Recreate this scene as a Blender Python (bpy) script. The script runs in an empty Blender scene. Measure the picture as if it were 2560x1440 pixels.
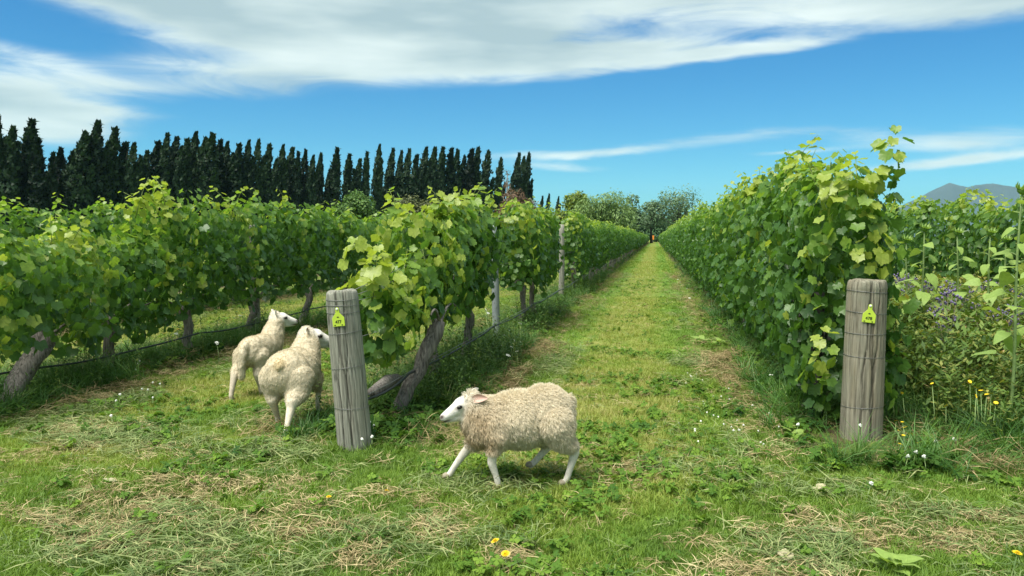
import bpy, bmesh, math, random
import numpy as np
from mathutils import Vector, Matrix, kdtree

SC = bpy.context.scene
COL = SC.collection
R = math.radians
rng = np.random.default_rng(7)
random.seed(7)

# ------------------------------------------------------------------ camera
FPX, CAM_H = 1934.0, 1.4                       # focal length in photo pixels, eye height in metres
YAW = math.atan((1637 - 1280) / FPX)           # the rows run along +Y, the camera looks a little to their left
PITCH = math.atan(127 / FPX)
cam_data = bpy.data.cameras.new('camera')
cam = bpy.data.objects.new('camera', cam_data)
COL.objects.link(cam)
cam_data.sensor_width = 36.0
cam_data.lens = 36.0 * FPX / 2560.0
cam_data.clip_start, cam_data.clip_end = 0.05, 40000
cam.location = (0, 0, CAM_H)
cam.rotation_euler = (math.pi / 2 - PITCH, 0, YAW)
SC.camera = cam

# ------------------------------------------------------------------ light and exposure
SUN_EL, SUN_AZ = 64.0, -142.0                   # degrees; azimuth from +Y towards +X
sun_dir = Vector((math.sin(R(SUN_AZ)) * math.cos(R(SUN_EL)), math.cos(R(SUN_AZ)) * math.cos(R(SUN_EL)), math.sin(R(SUN_EL))))
sun_data = bpy.data.lights.new('sun', 'SUN')
sun_data.energy, sun_data.angle, sun_data.color = 2.9, R(38), (1.0, 0.95, 0.87)
sun = bpy.data.objects.new('sun', sun_data)
COL.objects.link(sun)
sun.rotation_euler = (-sun_dir).to_track_quat('-Z', 'Y').to_euler()
sun.location = (0, 0, 60)

vs = SC.view_settings
vs.view_transform, vs.look, vs.exposure, vs.gamma = 'Standard', 'None', 1.38, 1.0
vs.use_curve_mapping = False
SC.render.engine = 'CYCLES'
SC.cycles.use_denoising = True
SC.cycles.max_bounces = 8
SC.cycles.transparent_max_bounces = 8
SC.cycles.volume_bounces = 1

# ------------------------------------------------------------------ node helpers
class S:
    """A socket with arithmetic."""
    def __init__(s, nt, k): s.nt, s.k = nt, k
    def _m(s, op, *a, clamp=False):
        n = s.nt.nodes.new('ShaderNodeMath'); n.operation = op; n.use_clamp = clamp
        for i, v in enumerate((s,) + a):
            if isinstance(v, S): s.nt.links.new(v.k, n.inputs[i])
            else: n.inputs[i].default_value = v
        return S(s.nt, n.outputs[0])
    def __add__(s, o): return s._m('ADD', o)
    __radd__ = __add__
    def __sub__(s, o): return s._m('SUBTRACT', o)
    def __rsub__(s, o): return (s * -1.0) + o
    def __mul__(s, o): return s._m('MULTIPLY', o)
    __rmul__ = __mul__
    def __truediv__(s, o): return s._m('DIVIDE', o)
    def f(s, op, *a): return s._m(op, *a)
    def clamp(s): return s._m('ADD', 0.0, clamp=True)
    def smooth(s, a, b, lo=0.0, hi=1.0):
        n = s.nt.nodes.new('ShaderNodeMapRange'); n.interpolation_type = 'SMOOTHSTEP'
        s.nt.links.new(s.k, n.inputs[0])
        for i, v in zip((1, 2, 3, 4), (a, b, lo, hi)): n.inputs[i].default_value = v
        return S(s.nt, n.outputs[0])

def node(nt, kind, ins=None, **props):
    n = nt.nodes.new(kind)
    for k, v in props.items(): setattr(n, k, v)
    for k, v in (ins or {}).items():
        if isinstance(v, S): nt.links.new(v.k, n.inputs[k])
        elif isinstance(v, bpy.types.NodeSocket): nt.links.new(v, n.inputs[k])
        else: n.inputs[k].default_value = v
    return n
def combine(nt, x, y, z=0.0):
    return S(nt, node(nt, 'ShaderNodeCombineXYZ', {0: x, 1: y, 2: z}).outputs[0])
def noise(nt, vec, scale, detail=4.0, rough=0.55, dist=0.0, out=0):
    n = node(nt, 'ShaderNodeTexNoise', {'Scale': scale, 'Detail': detail, 'Roughness': rough, 'Distortion': dist})
    if vec is not None: nt.links.new(vec.k if isinstance(vec, S) else vec, n.inputs['Vector'])
    return S(nt, n.outputs[out])
def ramp(nt, fac, stops, interp='LINEAR'):
    n = nt.nodes.new('ShaderNodeValToRGB'); n.color_ramp.interpolation = interp
    e = n.color_ramp.elements
    while len(e) > 1: e.remove(e[-1])
    for i, (p, c) in enumerate(stops):
        el = e[0] if i == 0 else e.new(p)
        el.position = p; el.color = (*c[:3], 1)
    nt.links.new(fac.k, n.inputs[0])
    return S(nt, n.outputs[0])
def mix(nt, fac, a, b, mode='MIX'):
    n = nt.nodes.new('ShaderNodeMix'); n.data_type = 'RGBA'; n.blend_type = mode
    for i, v in ((0, fac), (6, a), (7, b)):
        if isinstance(v, S): nt.links.new(v.k, n.inputs[i])
        elif i: n.inputs[i].default_value = (*v[:3], 1)
        else: n.inputs[i].default_value = v
    return S(nt, n.outputs[2])

# ------------------------------------------------------------------ sky: Nishita with wind-drawn cloud bands
def azel(px, py):
    a, b = (px - 1280) / FPX, (720 - py) / FPX
    fwd = Vector((-math.sin(YAW) * math.cos(PITCH), math.cos(YAW) * math.cos(PITCH), -math.sin(PITCH)))
    right = Vector((math.cos(YAW), math.sin(YAW), 0)); up = right.cross(fwd)
    d = (fwd + right * a + up * b).normalized()
    return math.degrees(math.atan2(d.x, d.y)), math.degrees(math.asin(d.z))

world = bpy.data.worlds.new('World'); SC.world = world; world.use_nodes = True
nt = world.node_tree; nt.nodes.clear()
sky = nt.nodes.new('ShaderNodeTexSky'); sky.sky_type = 'NISHITA'; sky.sun_disc = False
sky.sun_elevation, sky.sun_rotation = R(SUN_EL), R(SUN_AZ)
sky.altitude, sky.air_density, sky.dust_density, sky.ozone_density = 0, 1.0, 0.3, 1.6
tc = nt.nodes.new('ShaderNodeTexCoord')
sep = node(nt, 'ShaderNodeSeparateXYZ', {0: tc.outputs['Generated']})
dx, dy, dz = (S(nt, sep.outputs[i]) for i in range(3))
az = dx.f('ARCTAN2', dy) * 57.29578
el = dz.f('ARCSINE') * 57.29578
warp = noise(nt, combine(nt, az * 0.045, el * 0.16), 1.0, 5.0, 0.55)
warp2 = noise(nt, combine(nt, az * 0.045 + 7.3, el * 0.16 + 3.1), 1.0, 5.0, 0.55)
u = az + (warp - 0.5) * 9.0
v = el + (warp2 - 0.5) * 2.2
def band(px, py, hw, hh, slope, amp):
    """A soft streak of cloud centred on the sky direction (px, py)."""
    a0, e0 = azel(px, py)
    k = 1 / 34.0
    du = (u - a0) * (1.0 / (hw * k))
    dv = (v - e0 - (u - a0) * (-slope)) * (1.0 / (hh * k))
    return (du * du + dv * dv).f('MULTIPLY', -1.0).f('EXPONENT') * amp
cl = None
for b in [(930, 70, 470, 85, 0.02, 1.25), (700, -40, 700, 75, 0.05, 1.3), (650, 175, 420, 44, -0.06, 0.62),
          (330, 215, 300, 24, -0.03, 0.42), (1750, -46, 700, 52, 0.0, 1.4), (2400, 0, 420, 42, 0.02, 1.3),
          (1400, 150, 330, 28, -0.05, 1.1), (1800, 142, 270, 15, -0.09, 1.0), (20, 268, 185, 56, 0.10, 1.7),
          (250, 275, 130, 14, 0.0, 0.5), (120, 150, 160, 26, 0.2, 0.38), (1450, 384, 250, 14, -0.05, 0.72),
          (1380, 420, 150, 12, 0.02, 0.5), (1870, 342, 250, 16, -0.02, 0.5), (2420, 345, 220, 24, 0.02, 0.8),
          (2440, 397, 240, 13, -0.06, 0.95), (1980, 382, 130, 7, 0.0, 0.4), (420, 20, 330, 45, 0.18, 0.8)]:
    e = band(*b); cl = e if cl is None else cl + e
# unseen high cloud layer outside the frame, its cover raised for ambient fill light
pl = combine(nt, dx / (dz + 0.12), dy / (dz + 0.12))
layer = noise(nt, pl, 1.1, 6.0, 0.55, 0.4)
outside = (el.smooth(17.0, 24.0) + az.f('ABSOLUTE').smooth(52.0, 75.0) * el.smooth(1.0, 8.0)).clamp()
cl = cl + layer.smooth(0.30, 0.50) * outside * 1.2
fine = noise(nt, combine(nt, az * 0.11, el * 0.55), 1.0, 9.0, 0.64, 0.8)
dens = (cl + (fine - 0.5) * 1.15 * cl.smooth(0.05, 0.5)).smooth(0.14, 0.95)
shade = noise(nt, combine(nt, az * 0.06 + 11.0, el * 0.30), 1.0, 4.0, 0.5)
ccol = ramp(nt, (shade + (cl - 1.0) * -0.10), [(0.34, (3.4, 4.4, 4.6)), (0.52, (5.2, 6.1, 6.0)), (0.70, (6.8, 7.6, 7.3))])
hsv = node(nt, 'ShaderNodeHueSaturation', {'Hue': 0.492, 'Saturation': 1.36, 'Value': 0.92, 'Color': sky.outputs[0]})
clear = mix(nt, 1.0, S(nt, hsv.outputs[0]), (0.30, 0.76, 1.0), 'MULTIPLY')
skycol = mix(nt, dens * 0.95, clear, ccol)
bg = node(nt, 'ShaderNodeBackground', {'Color': skycol, 'Strength': 0.0535})
nt.links.new(bg.outputs[0], nt.nodes.new('ShaderNodeOutputWorld').inputs[0])

# ------------------------------------------------------------------ object helpers
def link(o, parent=None):
    COL.objects.link(o)
    if parent is not None: o.parent = parent
    return o
def tag(o, label=None, cat=None, group=None, kind=None):
    if label: o['label'] = label
    if cat: o['category'] = cat
    if group: o['group'] = group
    if kind: o['kind'] = kind
    return o
def empty(name, loc=(0, 0, 0), rz=0.0):
    o = bpy.data.objects.new(name, None); o.location = loc; o.rotation_euler = (0, 0, rz); o.empty_display_size = 0.1
    return link(o)
def np_mesh(name, verts, faces, mats=None, smooth=True, attrs=None):
    """A mesh from arrays: verts (n,3), faces (m,k) all of one size or a list of such arrays; attrs {name: per-vertex floats or colours}."""
    verts = np.asarray(verts, np.float32).reshape(-1, 3)
    groups = faces if isinstance(faces, list) else [faces]
    groups = [np.asarray(g, np.int32) for g in groups if len(g)]
    me = bpy.data.meshes.new(name)
    me.vertices.add(len(verts)); me.vertices.foreach_set('co', verts.ravel())
    loops = np.concatenate([g.ravel() for g in groups])
    sizes = np.concatenate([np.full(len(g), g.shape[1], np.int32) for g in groups])
    me.loops.add(len(loops)); me.loops.foreach_set('vertex_index', loops)
    me.polygons.add(len(sizes))
    me.polygons.foreach_set('loop_start', np.concatenate([[0], np.cumsum(sizes)[:-1]]).astype(np.int32))
    me.polygons.foreach_set('loop_total', sizes)
    me.polygons.foreach_set('use_smooth', np.full(len(sizes), smooth, bool))
    for k, a in (attrs or {}).items():
        a = np.asarray(a, np.float32)
        if a.ndim == 1: me.attributes.new(k, 'FLOAT', 'POINT').data.foreach_set('value', a)
        else:
            c = np.ones((len(a), 4), np.float32); c[:, :3] = a
            me.attributes.new(k, 'FLOAT_COLOR', 'POINT').data.foreach_set('color', c.ravel())
    me.update(calc_edges=True)
    for m in (mats if isinstance(mats, (list, tuple)) else [mats]):
        if m is not None: me.materials.append(m)
    return me
def obj(name, me, parent=None, loc=None):
    o = bpy.data.objects.new(name, me)
    if loc is not None: o.location = loc
    return link(o, parent)
def unit(a):
    return a / np.maximum(np.linalg.norm(a, axis=-1, keepdims=True), 1e-9)
def stamp(base, faces, pos, rot, scale):
    """Many copies of a small mesh as one: base (k,3), faces (m,3), pos (n,3), rot (n,3,3) with columns as axes, scale (n,) or (n,3)."""
    n, k = len(pos), len(base)
    sc = scale[:, None, None] if np.ndim(scale) == 1 else scale[:, None, :]
    v = np.einsum('nij,nkj->nki', rot, base[None] * sc) + pos[:, None]
    f = faces[None] + (np.arange(n) * k)[:, None, None]
    return v.reshape(-1, 3), f.reshape(-1, faces.shape[1])
def frames(N, T):
    """Rotation matrices whose y axis follows T and z axis follows N."""
    N = unit(N); T = unit(T - N * (T * N).sum(-1, keepdims=True)); X = np.cross(T, N)
    return np.stack([X, T, N], -1)
def tube(path, radii, sides=8, cap=True, wob=0.0, rg=None):
    """Verts and quads of a tube along a path with a radius at every point."""
    P = np.asarray(path, float); n = len(P); r = np.broadcast_to(radii, n)
    t = unit(np.gradient(P, axis=0))
    ref = np.array([0, 0, 1.0]) if abs(t[0][2]) < 0.8 else np.array([1.0, 0, 0])
    a = np.arange(sides) / sides * 2 * np.pi
    V = []
    for i in range(n):
        x = unit(np.cross(ref, t[i])); y = np.cross(t[i], x)
        rr = r[i] * (1 + (wob * rg.standard_normal(sides) if wob else 0))
        V.append(P[i] + (np.cos(a) * rr)[:, None] * x + (np.sin(a) * rr)[:, None] * y)
    V = np.concatenate(V)
    q = np.array([[i * sides + j, i * sides + (j + 1) % sides, (i + 1) * sides + (j + 1) % sides, (i + 1) * sides + j] for i in range(n - 1) for j in range(sides)])
    F = [q]
    if cap:
        V = np.concatenate([V, P[:1], P[-1:]]); k = n * sides
        F.append(np.array([[k, (j + 1) % sides, j] for j in range(sides)] + [[k + 1, (n - 1) * sides + j, (n - 1) * sides + (j + 1) % sides] for j in range(sides)]))
    return V, F
def merge(parts):
    """Join [(verts, [face arrays])] into one (verts, [faces])."""
    V, F, k = [], [], 0
    for v, fs in parts:
        V.append(v)
        for f in (fs if isinstance(fs, list) else [fs]): F.append(np.asarray(f) + k)
        k += len(v)
    return np.concatenate(V), F
def tube_obj(name, path, radii, mat, parent=None, sides=8, wob=0.0, rg=None, loc=None):
    v, f = tube(path, radii, sides, True, wob, rg)
    return obj(name, np_mesh(name, v, f, mat), parent, loc)
def copy_tree(o, parent=None):
    c = o.copy(); COL.objects.link(c); c.parent = parent
    for ch in list(o.children): copy_tree(ch, c)
    return c
# smooth value noise for placement
_tab = np.random.default_rng(3).random((256, 256))
def vnoise(x, y, s=1.0, o=0.0):
    x = np.asarray(x, float) * s + 31.7 + o; y = np.asarray(y, float) * s + 57.3 + o * 1.7
    i, j = np.floor(x).astype(int), np.floor(y).astype(int); fx, fy = x - i, y - j
    fx, fy = fx * fx * (3 - 2 * fx), fy * fy * (3 - 2 * fy)
    g = lambda a, b: _tab[a % 256, b % 256]
    return (g(i, j) * (1 - fx) + g(i + 1, j) * fx) * (1 - fy) + (g(i, j + 1) * (1 - fx) + g(i + 1, j + 1) * fx) * fy
def fbm(x, y, s=1.0, o=0.0):
    return sum(vnoise(x, y, s * 2 ** k, o + 9 * k) * 0.5 ** k for k in range(4)) / 1.875
ORD = ['first', 'second', 'third', 'fourth', 'fifth', 'sixth', 'seventh', 'eighth', 'ninth', 'tenth', 'eleventh', 'twelfth', 'thirteenth', 'fourteenth', 'fifteenth',
       'sixteenth', 'seventeenth', 'eighteenth', 'nineteenth', 'twentieth']
def ordinal(i):
    if i < 20: return ORD[i]
    t, u_ = divmod(i + 1, 10)
    tens = {2: 'twent', 3: 'thirt', 4: 'fort', 5: 'fift', 6: 'sixt'}[t]
    return tens + 'ieth' if u_ == 0 else tens + 'y-' + ORD[u_ - 1]

# ------------------------------------------------------------------ layout of the vineyard (metres)
ROW_GAP = 3.37
ROW_R, ROW_L = 1.38, -1.99
ROW_RR, ROW_LL, ROW_LLL = ROW_R + ROW_GAP, ROW_L - ROW_GAP, ROW_L - 2 * ROW_GAP
def row_dist(x):
    """Distance across to the nearest vine row."""
    t = np.mod((np.asarray(x, float) - ROW_R) / ROW_GAP + 0.5, 1.0) - 0.5
    return np.abs(t) * ROW_GAP
def ground_z(x, y):
    """Low mounds under the rows and shallow unevenness everywhere."""
    x = np.asarray(x, float); y = np.asarray(y, float)
    d = row_dist(x)
    inrow = np.clip((y - 4.3) / 1.0, 0, 1) * np.clip((260 - y) / 20, 0, 1) * np.clip((90 - np.abs(x)) / 5, 0, 1)
    near = np.clip((60 - np.hypot(x, y)) / 40, 0, 1)
    return 0.05 * np.exp(-(d / 0.42) ** 2) * inrow + near * ((fbm(x, y, 0.9, 2) - 0.5) * 0.05 + (fbm(x, y, 5.0, 4) - 0.5) * 0.018)

# ------------------------------------------------------------------ materials
def new_mat(name):
    m = bpy.data.materials.new(name); m.use_nodes = True
    t = m.node_tree; t.nodes.clear()
    return m, t, t.nodes.new('ShaderNodeOutputMaterial')
def tint_of(t):
    """Per-piece variation 0..1, stored on the mesh, on the object or on the instance."""
    a = [S(t, node(t, 'ShaderNodeAttribute', attribute_name='tint', attribute_type=k).outputs['Fac']) for k in ('GEOMETRY', 'OBJECT', 'INSTANCER')]
    return a[0] + a[1] + a[2]
def leaf_mat(name, stops, trans=0.35, rough=0.55, back=(1.15, 1.1, 1.2), glow=(1.5, 1.45, 0.7), spec=0.35, patch=0.0):
    m, t, out = new_mat(name)
    tn = tint_of(t)
    geo = t.nodes.new('ShaderNodeNewGeometry')
    if patch: tn = tn + (noise(t, geo.outputs['Position'], 1.7, 3.0) - 0.5) * patch
    c = ramp(t, tn, stops)
    n = noise(t, geo.outputs['Position'], 55.0, 2.0)
    c = mix(t, 1.0, c, ramp(t, n, [(0.3, (0.86, 0.88, 0.86)), (0.7, (1.12, 1.1, 1.1))]), 'MULTIPLY')
    cb = mix(t, S(t, geo.outputs['Backfacing']), c, mix(t, 1.0, c, back, 'MULTIPLY'))
    p = node(t, 'ShaderNodeBsdfPrincipled', {'Base Color': cb, 'Roughness': rough, 'Specular IOR Level': spec})
    tr = node(t, 'ShaderNodeBsdfTranslucent', {'Color': mix(t, 1.0, c, glow, 'MULTIPLY')})
    mx = node(t, 'ShaderNodeMixShader', {0: trans, 1: p.outputs[0], 2: tr.outputs[0]})
    t.links.new(mx.outputs[0], out.inputs[0])
    return m
def plain_mat(name, col, rough=0.7, vary=0.2, scale=20.0, stretch=(1, 1, 1), metal=0.0, bump=0.0, spec=0.4):
    m, t, out = new_mat(name)
    tc = t.nodes.new('ShaderNodeTexCoord')
    mp = node(t, 'ShaderNodeMapping', {'Vector': tc.outputs['Object'], 'Scale': stretch})
    n = noise(t, mp.outputs[0], scale, 6.0, 0.6)
    c = mix(t, 1.0, col, ramp(t, n, [(0.3, (1 - vary,) * 3), (0.7, (1 + vary,) * 3)]), 'MULTIPLY')
    p = node(t, 'ShaderNodeBsdfPrincipled', {'Base Color': c, 'Roughness': rough, 'Metallic': metal, 'Specular IOR Level': spec})
    if bump:
        b = node(t, 'ShaderNodeBump', {'Height': n, 'Strength': bump, 'Distance': 0.01})
        t.links.new(b.outputs[0], p.inputs['Normal'])
    t.links.new(p.outputs[0], out.inputs[0])
    return m
def wood_mat(name, light, dark, warm):
    """Weathered round timber: long grain, drying cracks, pale algae."""
    m, t, out = new_mat(name)
    tc = t.nodes.new('ShaderNodeTexCoord')
    g = lambda sx, sz, sc, d=6.0: noise(t, node(t, 'ShaderNodeMapping', {'Vector': tc.outputs['Object'], 'Scale': (sx, sx, sz)}).outputs[0], sc, d, 0.62)
    fine = g(9.0, 0.35, 9.0); wide = g(3.0, 0.5, 3.0); blot = g(1.0, 1.0, 5.0)
    c = ramp(t, fine, [(0.30, dark), (0.46, tuple((a + b) / 2 for a, b in zip(light, dark))), (0.66, light)])
    c = mix(t, wide.smooth(0.45, 0.7) * 0.6, c, warm)
    c = mix(t, blot.smooth(0.5, 0.75) * 0.35, c, (0.19, 0.235, 0.17))
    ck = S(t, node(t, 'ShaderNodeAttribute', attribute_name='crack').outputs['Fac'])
    kn = node(t, 'ShaderNodeTexVoronoi', {'Vector': node(t, 'ShaderNodeMapping', {'Vector': tc.outputs['Object'], 'Scale': (6.5, 6.5, 3.2)}).outputs[0], 'Scale': 1.0})
    c = mix(t, S(t, kn.outputs['Distance']).smooth(0.16, 0.06) * 0.75, c, tuple(q * 0.8 for q in dark))
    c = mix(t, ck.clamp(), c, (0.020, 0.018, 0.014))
    p = node(t, 'ShaderNodeBsdfPrincipled', {'Base Color': c, 'Roughness': 0.85, 'Specular IOR Level': 0.25})
    b = node(t, 'ShaderNodeBump', {'Height': fine, 'Strength': 1.0, 'Distance': 0.010})
    t.links.new(b.outputs[0], p.inputs['Normal']); t.links.new(p.outputs[0], out.inputs[0])
    return m
M = {}
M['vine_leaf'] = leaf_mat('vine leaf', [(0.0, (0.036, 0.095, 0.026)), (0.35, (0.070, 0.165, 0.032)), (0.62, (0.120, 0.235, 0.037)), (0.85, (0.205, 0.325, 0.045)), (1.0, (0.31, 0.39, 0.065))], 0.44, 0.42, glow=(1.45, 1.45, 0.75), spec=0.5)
M['shoot'] = plain_mat('green shoot', (0.16, 0.22, 0.05), 0.6, 0.3, 30)
M['bark'] = plain_mat('vine bark', (0.17, 0.155, 0.14), 0.95, 0.75, 6, (12, 12, 1.2), bump=1.0, spec=0.15)
M['grass'] = leaf_mat('mown grass', [(0.0, (0.075, 0.160, 0.020)), (0.4, (0.155, 0.265, 0.030)), (0.7, (0.245, 0.315, 0.055)), (1.0, (0.38, 0.36, 0.13))], 0.3, 0.6, patch=0.15)
M['long_grass'] = leaf_mat('long grass', [(0.0, (0.032, 0.095, 0.022)), (0.5, (0.065, 0.165, 0.028)), (0.85, (0.14, 0.235, 0.045)), (1.0, (0.38, 0.34, 0.16))], 0.3, 0.5)
M['hay'] = leaf_mat('dry clippings', [(0.0, (0.17, 0.13, 0.06)), (0.5, (0.38, 0.31, 0.155)), (1.0, (0.58, 0.49, 0.28))], 0.15, 0.8, glow=(1.1, 1.05, 0.9), spec=0.2)
M['swath'] = leaf_mat('wilted clippings', [(0.0, (0.085, 0.14, 0.045)), (0.5, (0.19, 0.25, 0.09)), (1.0, (0.36, 0.37, 0.17))], 0.15, 0.75, spec=0.2)
M['weed'] = leaf_mat('weed leaf', [(0.0, (0.028, 0.085, 0.018)), (0.5, (0.090, 0.185, 0.024)), (1.0, (0.19, 0.30, 0.04))], 0.3, 0.7, spec=0.15)
M['meadow'] = leaf_mat('meadow stalk', [(0.0, (0.05, 0.11, 0.02)), (0.45, (0.12, 0.20, 0.034)), (0.8, (0.28, 0.28, 0.07)), (1.0, (0.42, 0.32, 0.14))], 0.25, 0.6, patch=0.5)
M['sunflower'] = leaf_mat('sunflower leaf', [(0.0, (0.10, 0.21, 0.045)), (0.5, (0.17, 0.30, 0.065)), (1.0, (0.26, 0.38, 0.09))], 0.35, 0.55)
M['stalk'] = plain_mat('pale green stalk', (0.20, 0.29, 0.10), 0.6, 0.2, 30)
M['phacelia'] = plain_mat('lilac petals', (0.135, 0.115, 0.215), 0.7, 0.4, 40)
M['phacelia_stem'] = plain_mat('brown green stem', (0.15, 0.14, 0.07), 0.8, 0.3, 30)
M['yellow'] = plain_mat('yellow petals', (0.80, 0.58, 0.015), 0.6, 0.12, 60)
M['white'] = plain_mat('white petals', (0.74, 0.75, 0.68), 0.7, 0.1, 60)
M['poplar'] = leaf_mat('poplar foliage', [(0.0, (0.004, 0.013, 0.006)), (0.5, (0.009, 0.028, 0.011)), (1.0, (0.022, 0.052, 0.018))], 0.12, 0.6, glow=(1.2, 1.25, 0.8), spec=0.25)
M['tree_green'] = leaf_mat('green foliage', [(0.0, (0.032, 0.083, 0.016)), (0.5, (0.073, 0.156, 0.028)), (1.0, (0.148, 0.246, 0.042))], 0.2, 0.6)
M['tree_yellow'] = leaf_mat('yellow green foliage', [(0.0, (0.047, 0.098, 0.014)), (0.5, (0.135, 0.203, 0.023)), (1.0, (0.303, 0.326, 0.043))], 0.2, 0.6)
M['tree_willow'] = leaf_mat('willow foliage', [(0.0, (0.073, 0.139, 0.041)), (0.5, (0.154, 0.251, 0.073)), (1.0, (0.271, 0.380, 0.118))], 0.2, 0.6)
M['tree_gum'] = leaf_mat('grey green foliage', [(0.0, (0.064, 0.116, 0.058)), (0.5, (0.129, 0.212, 0.106)), (1.0, (0.220, 0.334, 0.165))], 0.2, 0.6)
M['tree_dark'] = leaf_mat('dark foliage', [(0.0, (0.031, 0.079, 0.027)), (0.5, (0.059, 0.134, 0.045)), (1.0, (0.102, 0.197, 0.068))], 0.15, 0.6)
M['tree_brown'] = leaf_mat('brown foliage', [(0.0, (0.072, 0.043, 0.026)), (0.5, (0.145, 0.090, 0.051)), (1.0, (0.217, 0.145, 0.080))], 0.15, 0.6)
M['tree_olive'] = leaf_mat('olive foliage', [(0.0, (0.043, 0.061, 0.020)), (0.5, (0.094, 0.113, 0.038)), (1.0, (0.174, 0.181, 0.065))], 0.15, 0.6)
M['tree_bark'] = plain_mat('tree bark', (0.075, 0.062, 0.048), 0.95, 0.4, 2.0, (1, 1, 0.2))
M['pale_bark'] = plain_mat('pale bark', (0.22, 0.20, 0.17), 0.95, 0.3, 2.0, (1, 1, 0.2))
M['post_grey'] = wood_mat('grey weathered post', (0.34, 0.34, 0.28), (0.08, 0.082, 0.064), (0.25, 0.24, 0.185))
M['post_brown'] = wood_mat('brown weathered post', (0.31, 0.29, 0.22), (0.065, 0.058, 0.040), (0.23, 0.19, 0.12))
M['steel'] = plain_mat('galvanised post', (0.22, 0.25, 0.25), 0.6, 0.2, 8, (6, 6, 1), metal=0.15, bump=0.2)
M['wire'] = plain_mat('dull wire', (0.20, 0.205, 0.20), 0.5, 0.2, 50, metal=0.7)
M['hose'] = plain_mat('black poly hose', (0.022, 0.028, 0.030), 0.45, 0.3, 9)
M['tag'] = plain_mat('yellow green plastic', (0.47, 0.62, 0.06), 0.45, 0.06, 30)
M['ink'] = plain_mat('black print', (0.02, 0.022, 0.012), 0.7, 0.1, 60)
M['orange'] = plain_mat('orange paint', (0.75, 0.24, 0.03), 0.5, 0.1, 6)
M['shell'] = plain_mat('snail shell', (0.55, 0.42, 0.30), 0.4, 0.35, 60)
M['horn'] = plain_mat('hoof horn', (0.30, 0.26, 0.19), 0.7, 0.3, 60)
M['eye'] = plain_mat('dark eye', (0.012, 0.009, 0.007), 0.12, 0.1, 60)
M['pink'] = plain_mat('inner ear skin', (0.50, 0.33, 0.27), 0.7, 0.2, 80)

def ground_mat():
    m, t, out = new_mat('vineyard ground')
    geo = t.nodes.new('ShaderNodeNewGeometry')
    pos = geo.outputs['Position']
    sp = node(t, 'ShaderNodeSeparateXYZ', {0: pos}); x, y = S(t, sp.outputs[0]), S(t, sp.outputs[1])
    d = (x - ROW_R).f('PINGPONG', ROW_GAP / 2)
    big = noise(t, pos, 0.9, 5.0, 0.6); mid = noise(t, pos, 4.0, 6.0, 0.6); fine = noise(t, pos, 38.0, 5.0, 0.65)
    far = y.smooth(14.0, 40.0)
    green = ramp(t, mid + (fine - 0.5) * 0.5, [(0.30, (0.035, 0.060, 0.014)), (0.5, (0.085, 0.135, 0.024)), (0.68, (0.16, 0.19, 0.04))])
    lane = ramp(t, mid + (fine - 0.5) * 0.4, [(0.30, (0.10, 0.17, 0.022)), (0.5, (0.19, 0.24, 0.038)), (0.7, (0.29, 0.29, 0.065))])
    soil = ramp(t, fine, [(0.3, (0.035, 0.026, 0.017)), (0.55, (0.085, 0.064, 0.040)), (0.75, (0.17, 0.135, 0.08))])
    hay = ramp(t, fine, [(0.3, (0.09, 0.072, 0.03)), (0.7, (0.27, 0.225, 0.11))])
    c = mix(t, far * 0.75, green, lane)
    c = mix(t, (big + (mid - 0.5) * 0.4).smooth(0.52, 0.66) * (far * -0.6 + 1.0) * 0.8, c, hay)
    strip = (d + (mid - 0.5) * 0.5).smooth(0.62, 0.28) * y.smooth(4.6, 5.6) * y.smooth(240.0, 200.0)
    c = mix(t, strip * 0.85, c, soil)
    p = node(t, 'ShaderNodeBsdfPrincipled', {'Base Color': c, 'Roughness': 0.95, 'Specular IOR Level': 0.1})
    b = node(t, 'ShaderNodeBump', {'Height': fine, 'Strength': 0.8, 'Distance': 0.03})
    t.links.new(b.outputs[0], p.inputs['Normal']); t.links.new(p.outputs[0], out.inputs[0])
    return m
def path_mat():
    m, t, out = new_mat('mown lane')
    geo = t.nodes.new('ShaderNodeNewGeometry'); pos = geo.outputs['Position']
    sp = node(t, 'ShaderNodeSeparateXYZ', {0: pos}); x, y = S(t, sp.outputs[0]), S(t, sp.outputs[1])
    mid = noise(t, pos, 3.0, 6.0, 0.6); fine = noise(t, pos, 30.0, 5.0, 0.65)
    wob = noise(t, pos, 0.5, 3.0)
    k = (x + (wob - 0.5) * 0.5 + (mid - 0.5) * 0.5)
    dry = k.smooth(-1.05, -0.65) * k.smooth(0.35, -0.05)
    g = ramp(t, mid + (fine - 0.5) * 0.5, [(0.3, (0.065, 0.140, 0.022)), (0.55, (0.125, 0.225, 0.035)), (0.75, (0.20, 0.28, 0.055))])
    yl = ramp(t, mid + (fine - 0.5) * 0.5, [(0.3, (0.10, 0.14, 0.028)), (0.55, (0.175, 0.205, 0.045)), (0.75, (0.24, 0.245, 0.075))])
    c = mix(t, dry * 0.9, g, yl)
    p = node(t, 'ShaderNodeBsdfPrincipled', {'Base Color': c, 'Roughness': 0.95, 'Specular IOR Level': 0.1})
    b = node(t, 'ShaderNodeBump', {'Height': fine, 'Strength': 0.7, 'Distance': 0.03})
    t.links.new(b.outputs[0], p.inputs['Normal']); t.links.new(p.outputs[0], out.inputs[0])
    return m

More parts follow.
